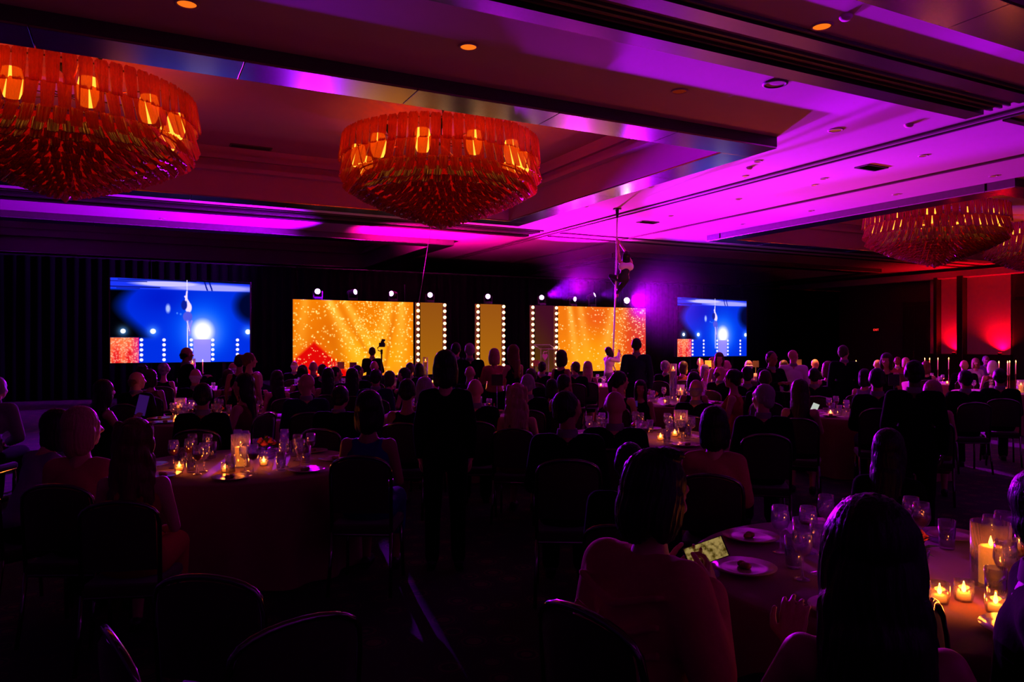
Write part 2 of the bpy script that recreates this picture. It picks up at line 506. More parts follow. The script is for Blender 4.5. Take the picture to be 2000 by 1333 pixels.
# right wall: pale cloth panels between dark posts, ledge below, cornice above
def on_a(x, a):
    u = (x - 1000.0) / FPX
    return a * (CT - u * ST) / (u * CT + ST)
for (x0, x1) in ((1818, 1833), (1839, 1879), (1889, 1975)):
    b0, b1 = on_a(x1, A1), on_a(x0, A1)
    MB().box((A1 - .02, (b0 + b1) / 2, 2.95), (.04, b1 - b0, 3.9)).build('cloth_panel', M['wallred'], wr)
for (x0, x1) in ((1832.5, 1839.5), (1878, 1890)):
    b0, b1 = on_a(x1, A1), on_a(x0, A1)
    MB().rbox((A1 - .2, (b0 + b1) / 2, 2.45), (.4, b1 - b0, 4.9), .02).build('post', M['post'], wr)
b0, b1 = on_a(1976, A1), on_a(1817, A1)
MB().rbox((A1 - .16, (b0 + b1) / 2, .58), (.32, b1 - b0 + .2, 1.16), .02).build('wainscot', M['post'], wr)
bb = on_a(1700, A1)
MB().rbox((A1 - .18, 18, 4.98), (.36, 30, .34), .04).build('cornice', M['plaster'], wr)
for (x0, x1, nm) in ((1764, 1815, 'door_1'), (1978, 2060, 'door_2')):
    b0, b1 = on_a(x1, A1 - .05), on_a(x0, A1 - .05)
    d = struct(nm, MB().rbox((A1 - .05, (b0 + b1) / 2, 1.9), (.1, b1 - b0, 3.8), .02), M['post'])
    for s in (-1, 1):
        MB().rbox((A1 - .115, (b0 + b1) / 2 + s * (b1 - b0) * .24, 1.9), (.03, (b1 - b0) * .42, 3.4), .01).build('door_panel', M['post'], d)
    MB().tube((A1 - .17, (b0 + b1) / 2 + .06, .9), (A1 - .17, (b0 + b1) / 2 + .06, 1.3), .015).build('door_handle', M['brass'], d)
RED = (1.0, 0.0, 0.012)
for (x, pw) in ((1862, 600), (1952, 900), (1826, 90)):
    b = on_a(x, A1 - .3)
    lp = thing('uplight', (A1 - .34 if False else A1 - .26, b, 1.16), 0, {1862: 'small red uplight on the ledge between the dark posts', 1952: 'small red uplight on the ledge right of the posts', 1826: 'small red uplight on the ledge left of the posts'}[x], 'uplight', 'red uplights along the right wall')
    MB().rbox((0, 0, .035), (.09, .16, .07), .01).build('housing', M['blackmetal'], lp)
    MB().rbox((0, 0, .075), (.06, .12, .012), .004).build('lens', emit('red led', RED, 4.0), lp)
    spot('uplight_light', (A1 - .24, b, 1.27), (A1 - .06, b, 3.2), RED, pw, 130, 1.0, .05)

# black pipe-and-drape behind the stage, in separate pleated panels
def drape_mesh(wd, ht):
    mb = MB(); nx = max(8, int(wd / .07)); vs = []; fs = []
    for j in range(5):
        z = ht * j / 4
        for i in range(nx + 1):
            x = -wd / 2 + wd * i / nx
            vs.append((x, .07 * math.sin(i * 1.45) + .02 * math.sin(i * .6 + j * .5), z))
    for j in range(4):
        for i in range(nx):
            q = j * (nx + 1) + i
            fs.append((q, q + 1, q + nx + 2, q + nx + 1))
    me = mb.add(vs, fs).mesh('drape', True)
    return me
dm = drape_mesh(4.4, 4.2)
names = ['left of the left video screen', 'behind the right half of the left video screen', 'behind the left orange video wall', 'behind the middle amber panel', 'behind the lectern and right orange video wall', 'between right orange wall and right video screen', 'behind the right video screen', 'right of the right video screen']
a = A0 + 2.25 + 4.42
for lab in names:
    lab = 'tall black pleated stage drape ' + lab
    d = thing('stage_drape', (a, 25.6, 0.03), 0, lab, 'drape', 'black drapes behind the stage')
    put('curtain', dm, M['drape'], d)
    MB().tube((-2.2, 0, 4.22), (2.2, 0, 4.22), .025).build('crossbar', M['blackmetal'], d)
    up = MB(); up.tube((-2.0, .14, -.03), (-2.0, .14, 4.25), .025); up.box((-2.0, .14, -.02), (.3, .3, .02)); up.build('upright', M['blackmetal'], d)
    a += 4.42

# downlights, vents, detectors on the ceiling
def downlight(p, m, lab, r=.10):
    o = thing('ceiling_downlight', (p[0], p[1], p[2]), 0, lab, 'downlight', 'recessed ceiling downlights')
    MB().lathe([(r * 1.25, -.001), (r * 1.25, -.012), (r, -.014), (r * .95, -.002)], 20).build('trim_ring', M['plaster'], o, smooth=True)
    MB().lathe([(r * .96, -.004), (.001, -.006)], 20).build('lamp', m, o)
for (x, y, m, lab) in ((365, 7, EMBER, 'glowing orange downlight at the top left of the ceiling'), (915, 91, EMBER, 'glowing orange downlight above the middle chandelier'),
                  (1605, 51, EMBER, 'bright orange downlight in the purple ceiling at top right'), (1327, 178, EMBER_DIM, 'dim red downlight in the dark ceiling shadow'),
                  (1905, 173, EMBER_DIM, 'dim red downlight near the dark track end at right'), (1632, 254, PINKGL, 'faint downlight beside the ceiling track, upper right')):
    downlight(on_ceiling(x, y, HCEIL), m, lab)
small = [(1480, 315), (1370, 332), (1608, 349), (1803, 304), (1442, 389), (1583, 412), (1750, 380), (1940, 344), (1310, 422), (1143, 403), (1270, 365), (1450, 438), (635, 405), (318, 427), (80, 417), (1130, 300)]
small.sort()
for i, (x, y) in enumerate(small):
    q = on_ceiling(x, y, HCEIL)
    if any(t[0] < q.x < t[1] for t in TRAY_A) and any(t[0] < q.y < t[1] for t in TRAY_B): continue
    downlight(q, PINKGL, 'small faint downlight in the purple ceiling, %s of the faint row' % (ORD[i] if i else 'leftmost') if i < 15 else 'small faint downlight in the purple ceiling, rightmost of the faint row', .07)
for (x_, Z_, ax_, aZ_, lab) in ((1590, 16.9, 1556, 17.3, 'warm pin-spot downlight above the far table right of the screen'), (1455, 16.0, 1425, 16.5, 'warm pin-spot downlight above the far table below the screen')):
    q = at(x_, Z_, HCEIL); downlight(q, EMBER, lab, .06)
    spot('downlight_light', q - Vector((0, 0, .03)), at(ax_, aZ_, .9), (1.0, .30, .05), 4200, 60, .8, .04)
def vent(p, lab, L=.6, W=.3):
    o = thing('ceiling_vent', p, 0, lab, 'vent', 'ceiling air vents')
    fr = MB(); fr.box((0, W / 2, -.01), (L, .04, .02)); fr.box((0, -W / 2, -.01), (L, .04, .02)); fr.box((L / 2, 0, -.01), (.04, W, .02)); fr.box((-L / 2, 0, -.01), (.04, W, .02))
    fr.build('frame', M['groove'], o)
    sl = MB().box((0, 0, 0), (L - .04, .03, .012), Matrix.Rotation(.6, 3, 'X')).mesh('slat')
    for i in range(5): put('slat', sl, M['track'], o, (0, -W / 2 + W * (i + .5) / 5, -.012))
vent(on_ceiling(1702, 327, HCEIL), 'square dark air vent in the purple ceiling at right')
vent(on_ceiling(1265, 434, HCEIL), 'slim air vent in the ceiling right of the pole')
vent(on_ceiling(565, 140, HREC), 'dark air vent at the near edge of the left recess', 1.1, .3)
vent(on_ceiling(490, 287, HREC), 'air vent in the recess between the two left chandeliers', .9, .25)
p = on_ceiling(1514, 162, HCEIL)
o = thing('ceiling_speaker', p, 0, 'round ceiling speaker grille in the bright purple ceiling', 'speaker')
MB().lathe([(.17, 0), (.17, -.02), (.14, -.03), (.13, -.012)], 24).build('rim', M['groove'], o, smooth=True)
MB().lathe([(.13, -.014), (.001, -.02)], 24).build('grille', M['plaster'], o, smooth=True)
for (x, y, lab) in ((1652, 31, 'small smoke detector beside the bright orange downlight'), (1775, 243, 'small fitting at the end of the dark ceiling tracks'), (1463, 327, 'small smoke detector along the middle ceiling line')):
    o = thing('smoke_detector', on_ceiling(x, y, HCEIL), 0, lab, 'detector')
    MB().lathe([(.07, 0), (.07, -.02), (.05, -.045), (.001, -.05)], 16).build('housing', M['plaster'], o, smooth=True)
    MB().lathe([(.055, -.03), (.06, -.033), (.055, -.036)], 16).build('vent_ring', M['track'], o)

# exit sign over the far right doors
b = on_a(1712, A1 - .08)
es = thing('exit_sign', (A1 - .08, b, 2.38), 0, 'small red lit EXIT sign in the dark far right', 'sign')
MB().rbox((0, 0, 0), (.08, .34, .2), .01).build('housing', M['blackplastic'], es)
tx = bpy.data.curves.new('letters', 'FONT'); tx.body = 'EXIT'; tx.size = .16; tx.extrude = .003; tx.align_x = 'CENTER'; tx.align_y = 'CENTER'
to = bpy.data.objects.new('tmp', tx); COL.objects.link(to)
tme = bpy.data.meshes.new_from_object(to.evaluated_get(bpy.context.evaluated_depsgraph_get())); bpy.data.objects.remove(to)
put('lettering', tme, emit('exit red', (1, .02, .02), 2.0), es, (-.045, 0, 0), (math.pi / 2, 0, -math.pi / 2))

# ------------------------------------------------------------------ stage
STH = 0.50
st = MB().rbox((10.2, 22.9, STH / 2), (13.5, 3.6, STH), .02)
stage = tag(st.build('stage_platform', M['stage']), 'low black stage platform under the orange video walls', 'stage')
sg = MB()
for i in range(9): MB().box((10.2 - 6.0 + i * 1.5, 21.09, STH / 2), (.04, .02, STH - .06)).build('skirt_seam', M['blackmetal'], stage)


def srgb(c):
    c = np.clip(np.asarray(c, dtype=float), 0, 1)
    return np.where(c <= .04045, c / 12.92, ((c + .055) / 1.055) ** 2.4)


def picture_mesh(name, wd, ht, nx, ny, fn):
    """flat screen face made of pixel cells, each cell one colour of the shown picture"""
    u = (np.arange(nx) + .5) / nx; v = (np.arange(ny) + .5) / ny
    U, V = np.meshgrid(u, v)
    colr = fn(U, V)                       # ny,nx,3 display values
    xs = np.linspace(-wd / 2, wd / 2, nx + 1); zs = np.linspace(0, ht, ny + 1)
    X, Z = np.meshgrid(xs, zs)
    vs = np.stack([X, np.zeros_like(X), Z], -1).reshape(-1, 3)
    idx = np.arange((nx + 1) * (ny + 1)).reshape(ny + 1, nx + 1)
    fs = np.stack([idx[:-1, :-1], idx[:-1, 1:], idx[1:, 1:], idx[1:, :-1]], -1).reshape(-1, 4)
    me = bpy.data.meshes.new(name)
    me.vertices.add(len(vs)); me.vertices.foreach_set('co', vs.astype(np.float32).ravel())
    me.loops.add(len(fs) * 4); me.loops.foreach_set('vertex_index', fs.astype(np.int32).ravel())
    me.polygons.add(len(fs)); me.polygons.foreach_set('loop_start', np.arange(0, len(fs) * 4, 4, dtype=np.int32))
    me.update()
    at_ = me.attributes.new('picture', 'FLOAT_COLOR', 'FACE')
    rgba = np.ones((len(fs), 4), np.float32); rgba[:, :3] = srgb(colr.reshape(-1, 3))
    at_.data.foreach_set('color', rgba.ravel())
    return me


def mixc(base, col, k):
    k = np.clip(k, 0, 1)[..., None]
    return base * (1 - k) + np.asarray(col) * k


def blob(U, V, cu, cv, ru, rv, p=2.0):
    return np.exp(-(((U - cu) / ru) ** 2 + ((V - cv) / rv) ** 2) ** (p / 2))


def disc(U, V, cu, cv, ru, rv, soft=.15):
    d = np.sqrt(((U - cu) / ru) ** 2 + ((V - cv) / rv) ** 2)
    return np.clip((1 - d) / soft + .5, 0, 1)


def seg(U, V, p, q, wd, asp):
    px, py = p; qx, qy = q
    ax, ay = (U - px) * asp, V - py; bx, by = (qx - px) * asp, qy - py
    t = np.clip((ax * bx + ay * by) / (bx * bx + by * by), 0, 1)
    d = np.hypot(ax - t * bx, ay - t * by)
    return np.clip((wd - d) / (wd * .5) , 0, 1)


NPR = np.random.RandomState(3)


def sparkle(U, V, n, umin, umax, vmin, vmax, asp, rmin, rmax, seed):
    rs = np.random.RandomState(seed); out = np.zeros_like(U)
    ny, nx = U.shape
    for _ in range(n):
        cu, cv = rs.uniform(umin, umax), rs.uniform(vmin, vmax); r = rs.uniform(rmin, rmax)
        i0, i1 = max(0, int((cu - 3 * r / asp) * nx)), min(nx, int((cu + 3 * r / asp) * nx) + 2)
        j0, j1 = max(0, int((cv - 3 * r) * ny)), min(ny, int((cv + 3 * r) * ny) + 2)
        if i1 <= i0 or j1 <= j0: continue
        s = np.exp(-(((U[j0:j1, i0:i1] - cu) * asp) ** 2 + (V[j0:j1, i0:i1] - cv) ** 2) / r ** 2) * rs.uniform(.4, 1)
        out[j0:j1, i0:i1] = np.maximum(out[j0:j1, i0:i1], s)
    return out


def led_left(U, V):
    asp = 1.6
    c = np.ones(U.shape + (3,)) * np.array([.88, .46, .02])
    c = mixc(c, (.80, .36, .02), .8 * blob(U, V, .25, .35, .22, .4))
    c = mixc(c, (.96, .62, .02), blob(U, V, .62, .25, .3, .3))
    for (u0, v0, u1, v1, wd, k) in ((.27, 1.05, .62, -.1, .055, .75), (.40, 1.05, .80, .1, .05, .6), (.80, 1.05, .62, .05, .06, .55), (.90, 1.05, .88, -.1, .05, .6), (.10, 1.0, .02, .1, .05, .35)):
        t = np.clip((1.05 - V) / 1.15, 0, 1); cu = u0 + (u1 - u0) * t
        c = mixc(c, (1.0, .78, .30), k * np.exp(-((U - cu) / (wd * (.6 + 1.0 * t))) ** 2) * (.25 + .75 * V))
    for (u0, v0, u1, v1, wd, k) in ((.34, 1, .72, 0, .02, .4), (.85, 1, .74, 0, .02, .5), (.2, .9, .42, .1, .06, .4)):
        t = np.clip((1 - V), 0, 1); cu = u0 + (u1 - u0) * t
        c = mixc(c, (.72, .30, .02), k * np.exp(-((U - cu) / wd) ** 2) * np.clip(t * 1.5, 0, 1))
    tri = np.clip((.47 - V - 1.46 * np.abs(U - .165)) / .05, 0, 1)
    c = mixc(c, (.90, .20, .03), .6 * np.clip((.56 - V - 1.46 * np.abs(U - .165)) / .2, 0, 1))
    c = mixc(c, (.80, .02, .02), tri)
    s = sparkle(U, V, 560, 0, 1, 0, 1, asp, .005, .011, 1)
    s = np.maximum(s, sparkle(U, V, 120, .5, .8, .5, 1, asp, .005, .010, 2))
    return mixc(c, (1.0, .92, .58), np.clip(s * 1.3, 0, 1))


def led_right(U, V):
    asp = 1.35
    c = np.ones(U.shape + (3,)) * np.array([.86, .42, .05])
    c = mixc(c, (.94, .58, .03), blob(U, V, .35, .15, .35, .4))
    for (u0, u1, wd, k) in ((.12, .22, .04, .75), (.24, .34, .05, .5), (.62, .48, .06, .7), (.76, .60, .05, .5)):
        t = np.clip((1.05 - V) / 1.15, 0, 1); cu = u0 + (u1 - u0) * t
        c = mixc(c, (1.0, .74, .32), k * np.exp(-((U - cu) / (wd * (.6 + t))) ** 2) * (.25 + .75 * V))
    c = mixc(c, (.85, .25, .10), .6 * blob(U, V, .42, .85, .12, .2))
    c = mixc(c, (.80, .05, .06), .9 * np.clip((U - .62 + .25 * (V - .4)) / .3, 0, 1) * np.clip(1.1 - V, 0, 1))
    c = mixc(c, (.78, .20, .20), .7 * blob(U, V, .92, .55, .14, .4))
    c = mixc(c, (.75, .05, .75), .85 * blob(U, V, .90, .98, .11, .18))
    s = sparkle(U, V, 300, 0, 1, 0, 1, asp, .005, .010, 4)
    s = np.maximum(s, sparkle(U, V, 170, .6, 1, .1, 1, asp, .005, .010, 5))
    return mixc(c, (1.0, .92, .68), np.clip(s * 1.3, 0, 1))


def video(U, V):
    asp = 1.55
    c = np.ones(U.shape + (3,)) * np.array([.0, .17, .84])
    c = mixc(c, (0, .06, .72), blob(U, V, .35, .78, .2, .2) * .7)
    halo = blob(U, V, .645, .40, .20, .34, 3.0)
    c = mixc(c, (.0, .38, .98), halo)
    c = mixc(c, (.62, .60, 1.0), .85 * blob(U, V, .645, .36, .12, .21, 3.0))
    c = mixc(c, (1, 1, 1), disc(U, V, .645, .375, .072, .13, .7))
    # dark sides of the room in the picture
    k = np.clip((.22 - U + .10 * np.sin(V * 7)) / .12, 0, 1) * np.clip((V - .28) / .03, 0, 1) * np.clip((.87 - V) / .02, 0, 1)
    c = mixc(c, (0, 0, .02), k)
    c = mixc(c, (0, 0, .10), .9 * disc(U, V, 1.02, .70, .13, .20, .6))
    # ceiling in the picture
    top = np.clip((V - .868) / .015, 0, 1)
    c = mixc(c, (.10, .20, .92), top)
    c = mixc(c, (.80, .76, 1.0), top * np.maximum(.95 * disc(U, V, .40, .945, .24, .033, .5), .75 * disc(U, V, .72, .91, .34, .045, .6)))
    for (v0, uu0, uu1) in ((.985, .05, .6), (.965, .0, .25), (.90, .0, .34), (.88, .04, .2)):
        c = mixc(c, (.02, .04, .35), top * .7 * (np.abs(V - v0) < .006) * (U > uu0) * (U < uu1))
    for (u0, u1) in ((.655, .675), (.690, .705)):
        c = mixc(c, (.03, .10, .60), top * (np.abs(U - (u0 + (1 - V) * .2)) < .006))
    c = mixc(c, (0, 0, 0), np.clip((V - 1.0 + .0 + .03 * U) / .004, 0, 1) * .9)
    c = mixc(c, (.80, .85, 1.0), .8 * disc(U, V, .395, .65, .016, .05, .8))
    c = mixc(c, (.3, .55, 1.0), .7 * np.maximum(disc(U, V, .46, .595, .007, .012), disc(U, V, .485, .585, .007, .012)))
    # lamps
    for (u0, r) in ((.085, .018), (.29, .020), (.985, .020)):
        c = mixc(c, (.35, .65, 1.0), .7 * blob(U, V, u0, .375, r * 2, r * 3.2))
        c = mixc(c, (1, 1, 1), disc(U, V, u0, .375, r, r * asp, .3))
    # red panel, lavender panel and bulb columns
    lav = (U > .575) * (U < .703) * (V < .28)
    c = mixc(c, (.58, .52, 1.0), .9 * lav)
    red = ((U < .193) * (V < .30)).astype(float)
    rc = np.ones(c.shape) * np.array([.98, .45, .25])
    rc = mixc(rc, (.85, .05, .10), blob(U, V, .04, .05, .03, .16) + blob(U, V, .125, .08, .03, .13))
    rc = mixc(rc, (.80, .05, .45), np.clip((U - .13) / .06, 0, 1))
    rc = mixc(rc, (1, .80, .66), sparkle(U, V, 230, 0, .19, 0, .3, asp, .005, .010, 9))
    c = c * (1 - red[..., None]) + rc * red[..., None]
    for u0 in (.21, .367, .561, .719, .905):
        for v0 in (.272, .213, .153, .093, .034):
            c = mixc(c, (1, .93, 1), disc(U, V, u0, v0, .0125, .0125 * asp, .3))
    # pole and climber
    c = mixc(c, (.92, .88, 1), seg(U, V, (.531, 1.0), (.534, .14), .006, asp))
    body = np.maximum(disc(U, V, .541, .665, .024, .062, .3), np.maximum(seg(U, V, (.53, .86), (.520, .74), .012, asp), seg(U, V, (.517, .80), (.553, .70), .014, asp)))
    c = mixc(c, (.93, .83, 1.0), body)
    c = mixc(c, (.05, .10, .55), disc(U, V, .510, .695, .021, .058, .3))
    c = mixc(c, (.30, .32, .85), disc(U, V, .535, .555, .034, .062, .2))
    for (p, q, wd) in (((.535, .50), (.552, .36), .02), ((.565, .50), (.553, .44), .016), ((.553, .44), (.548, .33), .012)):
        c = mixc(c, (.55, .50, .95), .8 * seg(U, V, p, q, wd, asp))
    c = mixc(c, (1, .95, 1), .8 * seg(U, V, (.532, .50), (.548, .38), .005, asp))
    return c


SCREEN_E = emit_attr('video picture', 1.42)
LED_E = emit_attr('led wall picture', 1.55)


def screen(name, x0, x1, z0, z1, me, m, label, cat, group=None, b=STAGE_B, legs=0.0):
    p0, p1 = on_b(x0, b), on_b(x1, b)
    wd = p1.x - p0.x
    t = thing(name, ((p0.x + p1.x) / 2, b, legs), 0, label, cat, group)
    put('picture', me(wd), m, t, (0, -.001, z0 - legs))
    MB().rbox((0, .07, (z0 + z1) / 2 - legs), (wd + .01, .13, z1 - z0 + .01), .005).build('housing', M['blackplastic'], t)
    if legs < z0 - .02:
        lg = MB(); lg.box((-wd * .3, .1, (z0 - legs) / 2), (.08, .08, z0 - legs)); lg.box((-wd * .3, .1, .02), (.08, .9, .04)); lg.build('leg', M['blackmetal'], t)
        lg = MB(); lg.box((wd * .3, .1, (z0 - legs) / 2), (.08, .08, z0 - legs)); lg.box((wd * .3, .1, .02), (.08, .9, .04)); lg.build('leg', M['blackmetal'], t)
    return t


vm = {}
def vid(wd):
    if 'v' not in vm: vm['v'] = picture_mesh('video', 3.5, 2.26, 300, 194, video)
    return vm['v']
screen('video_screen', 213, 490, 1.17, 3.43, vid, SCREEN_E, 'large blue video screen on the left showing the pole climber', 'screen', 'side video screens')
screen('video_screen', 1321, 1460, 1.17, 3.43, vid, SCREEN_E, 'large blue video screen on the right showing the pole climber', 'screen', 'side video screens')
screen('led_display', 572, 807, .70, 2.98, lambda wd: picture_mesh('led', wd, 2.28, 280, 180, led_left), LED_E, 'orange glitter video wall on the stage at left', 'video wall', 'orange video walls', legs=STH)
screen('led_display', 1090, 1261, .70, 2.98, lambda wd: picture_mesh('led', wd, 2.28, 230, 176, led_right), LED_E, 'orange glitter video wall behind the pole at right', 'video wall', 'orange video walls', legs=STH)


def amber(k0):
    def fn(U, V):
        c = np.ones(U.shape + (3,)) * np.array([.60, .36, .04]) * k0
        c = mixc(c, np.array([.52, .28, .06]) * k0, V)
        if k0 < .6: c = mixc(c, (.22, .01, .14), np.clip(V * 1.2 + U * .5 - .3, 0, 1) * .8)
        return c
    return fn
for (x0, x1, k0, lab) in ((821, 864, 1.0, 'plain amber panel between bulb columns beside the left video wall'), (938, 979, 1.03, 'plain amber panel between the two middle bulb columns'), (1045, 1081, .48, 'dim brown panel between bulb columns behind the lectern')):
    screen('amber_panel', x0, x1, .70, 2.98, lambda wd, k0=k0: picture_mesh('amber', wd, 2.28, 24, 120, amber(k0)), LED_E, lab, 'panel', 'amber stage panels', legs=STH)

bulb_me = MB().ball((0, -.03, 0), .052, 10, 7).mesh('bulb', True)
sock_me = MB().tube((0, .04, 0), (0, .0, 0), .04, .03, 8).mesh('socket')
for i, x in enumerate((816, 868, 933, 983, 1040, 1086)):
    p = on_b(x, STAGE_B - .04)
    lab = ['bulb column beside the left orange video wall', 'bulb column right of the first amber panel', 'bulb column left of the middle amber panel', 'bulb column right of the middle amber panel', 'bulb column left of the lectern panel', 'bulb column beside the right orange video wall'][i]
    c = thing('bulb_column', (p.x, p.y, STH), 0, lab + ', tall row of round warm bulbs', 'light column', 'stage bulb columns')
    bk = MB(); bk.rbox((0, .06, 1.24), (.15, .04, 2.48), .005); bk.build('backboard', mat('dark red board', (.10, .02, .015), .6, noise=.2), c)
    for j in range(12):
        put('socket', sock_me, M['brass'], c, (0, 0, 2.41 - j * .195))
        hot = (i, j) in ((0, 1), (0, 2), (2, 0), (2, 6), (2, 7))
        put('bulb', bulb_me, M['bulb_hot'] if hot else M['bulb'], c, (0, 0, 2.41 - j * .195))

# moving head lamps along the top of the walls
LENS = {}
for c in {f_[2] for f_ in FIXTURES}:
    LENS[c] = emit('lamp lens', (.55 + .3 * c[0], .35, 1.0), 14.0)
flab = ['leftmost stage lamp glowing violet above the left video wall', 'second stage lamp, narrow, turned aside above the left video wall', 'third stage lamp, tilted, above the left video wall', 'violet stage lamp above the first amber panel', 'violet stage lamp above the middle amber panel', 'violet stage lamp above the lectern', 'small narrow stage lamp above the right video wall', 'unlit-looking stage lamp seen from the side near the pole', 'brightest white-violet stage lamp right of the pole']
VIEW_DIRS = [(0, 0), (.85, .2), (-.55, .1), (.1, 0), (0, 0), (.05, 0), (.9, 0), (1.35, .5), (0, 0)]
for i, p in enumerate(FIX_POS):
    f = FIXTURES[i]
    top = 2.985
    t = thing('stage_lamp', (p.x, p.y + .12, top), 0, flab[i], 'stage lamp', 'moving head lamps on the stage walls')
    h = p.z - top
    MB().rbox((0, 0, .03), (.24, .2, .06), .01).build('base', M['blackplastic'], t)
    yk = MB(); yk.rbox((-.13, 0, h / 2 + .03), (.025, .07, h - .02), .006); yk.rbox((.13, 0, h / 2 + .03), (.025, .07, h - .02), .006); yk.rbox((0, 0, .075), (.28, .08, .03), .006)
    yk.build('yoke', M['blackplastic'], t)
    to_cam = (Vector((0, 0, HC)) - p).normalized()
    sx, up = VIEW_DIRS[i]
    d = Matrix.Rotation(sx, 3, 'Z') @ to_cam; d.z += up; d.normalize()
    hd = MB(); c0 = Vector((0, 0, h)); hd.tube(c0 - d * .13, c0 + d * .10, .085, .10, 16); hd.ball(c0 - d * .13, .085, 12, 8)
    hd.build('head', M['blackplastic'], t, smooth=False)
    r = .078 if i != 8 else .10
    q = d.to_track_quat('Z', 'Y').to_matrix(); ln = MB()
    ring = [c0 + d * .104 + q @ Vector((r * math.cos(a), r * math.sin(a), 0)) for a in [2 * math.pi * k / 20 for k in range(20)]]
    ln.add(ring + [c0 + d * .125], [(k, (k + 1) % 20, 20) for k in range(20)])
    ln.build('lens', LENS[f[2]] if i != 8 else emit('hot lamp lens', (1.0, .75, 1.0), 60.0), t)

# ------------------------------------------------------------------ chandeliers
def plate_mesh(wt, wb, h, bend=.03, nseg=6):
    """ribbed hanging glass plate, top at z=0, thickness outward -y"""
    mb = MB(); vs = []; fs = []
    rows = [(0.0, .80), (-.12, 1.0), (-1.0, .0)]
    zz = [0, -.10 * h, -.55 * h, -h]
    ww = [wt * .72, wt, (wt + wb) / 2, wb]
    for side, off in ((0, -.008), (1, .008)):
        for z, wd in zip(zz, ww):
            for i in range(nseg + 1):
                x = -wd / 2 + wd * i / nseg
                rib = .006 * (1 if i % 2 else -1)
                vs.append((x, off + rib - bend * (1 - (2 * i / nseg - 1) ** 2) * .6, z))
    nr = len(zz); st = nseg + 1
    for side in (0, 1):
        for r in range(nr - 1):
            for i in range(nseg):
                q = side * nr * st + r * st + i
                f = (q, q + 1, q + st + 1, q + st)
                fs.append(f if side else f[::-1])
    o = nr * st
    for r in range(nr - 1):
        fs.append((r * st, (r + 1) * st, o + (r + 1) * st, o + r * st)); fs.append((r * st + nseg, o + r * st + nseg, o + (r + 1) * st + nseg, (r + 1) * st + nseg))
    for i in range(nseg):
        fs.append((i, o + i, o + i + 1, i + 1)); q = (nr - 1) * st
        fs.append((q + i, q + i + 1, o + q + i + 1, o + q + i))
    return mb.add(vs, fs)


TIERS = [  # r_top, z_top, r_bottom, z_bottom, count
    (2.00, 5.86, 1.95, 5.38, 62), (1.93, 5.45, 1.80, 5.05, 60), (1.80, 5.14, 1.62, 4.84, 58),
    (1.66, 4.98, 1.48, 4.76, 58), (1.52, 4.86, 1.34, 4.68, 56),
    (1.38, 4.78, 1.20, 4.61, 58), (1.24, 4.71, 1.06, 4.54, 54), (1.10, 4.63, .92, 4.48, 50), (.96, 4.57, .80, 4.42, 46),
    (.82, 4.51, .66, 4.37, 40), (.68, 4.46, .53, 4.32, 34), (.54, 4.40, .40, 4.27, 28), (.41, 4.35, .28, 4.22, 22), (.28, 4.30, .17, 4.17, 16), (.15, 4.26, .06, 4.11, 9)]
BULB_R, NB = 1.83, 11
plates = []
for (r0, z0, r1, z1, n_) in TIERS:
    h = math.hypot(r0 - r1, z0 - z1)
    wt = 2 * math.pi * r0 / n_ * .93; wb = wt * .82
    plates.append((plate_mesh(wt, wb, h), h, math.atan2(r0 - r1, z0 - z1)))
plate_me = [p[0].mesh('glass_plate') for p in plates]


def tier_mats(t, jitter, rr):
    (r0, z0, r1, z1, n_) = TIERS[t]
    out = []
    for k in range(n_):
        a = 2 * math.pi * (k + .5 * (t % 2)) / n_
        tilt = plates[t][2] + rr.uniform(-jitter, jitter)
        m = Matrix.Translation((r0 * math.cos(a), r0 * math.sin(a), z0 + rr.uniform(-.012, .012))) @ Matrix.Rotation(a + math.pi / 2 + math.pi, 4, 'Z') @ Matrix.Rotation(rr.uniform(-jitter, jitter) * (1 if t < 3 else 4), 4, 'Z') @ Matrix.Rotation(tilt, 4, 'X')
        # local -y points outwards after the turn; tilt swings the lower end inwards
        out.append(m)
    return out


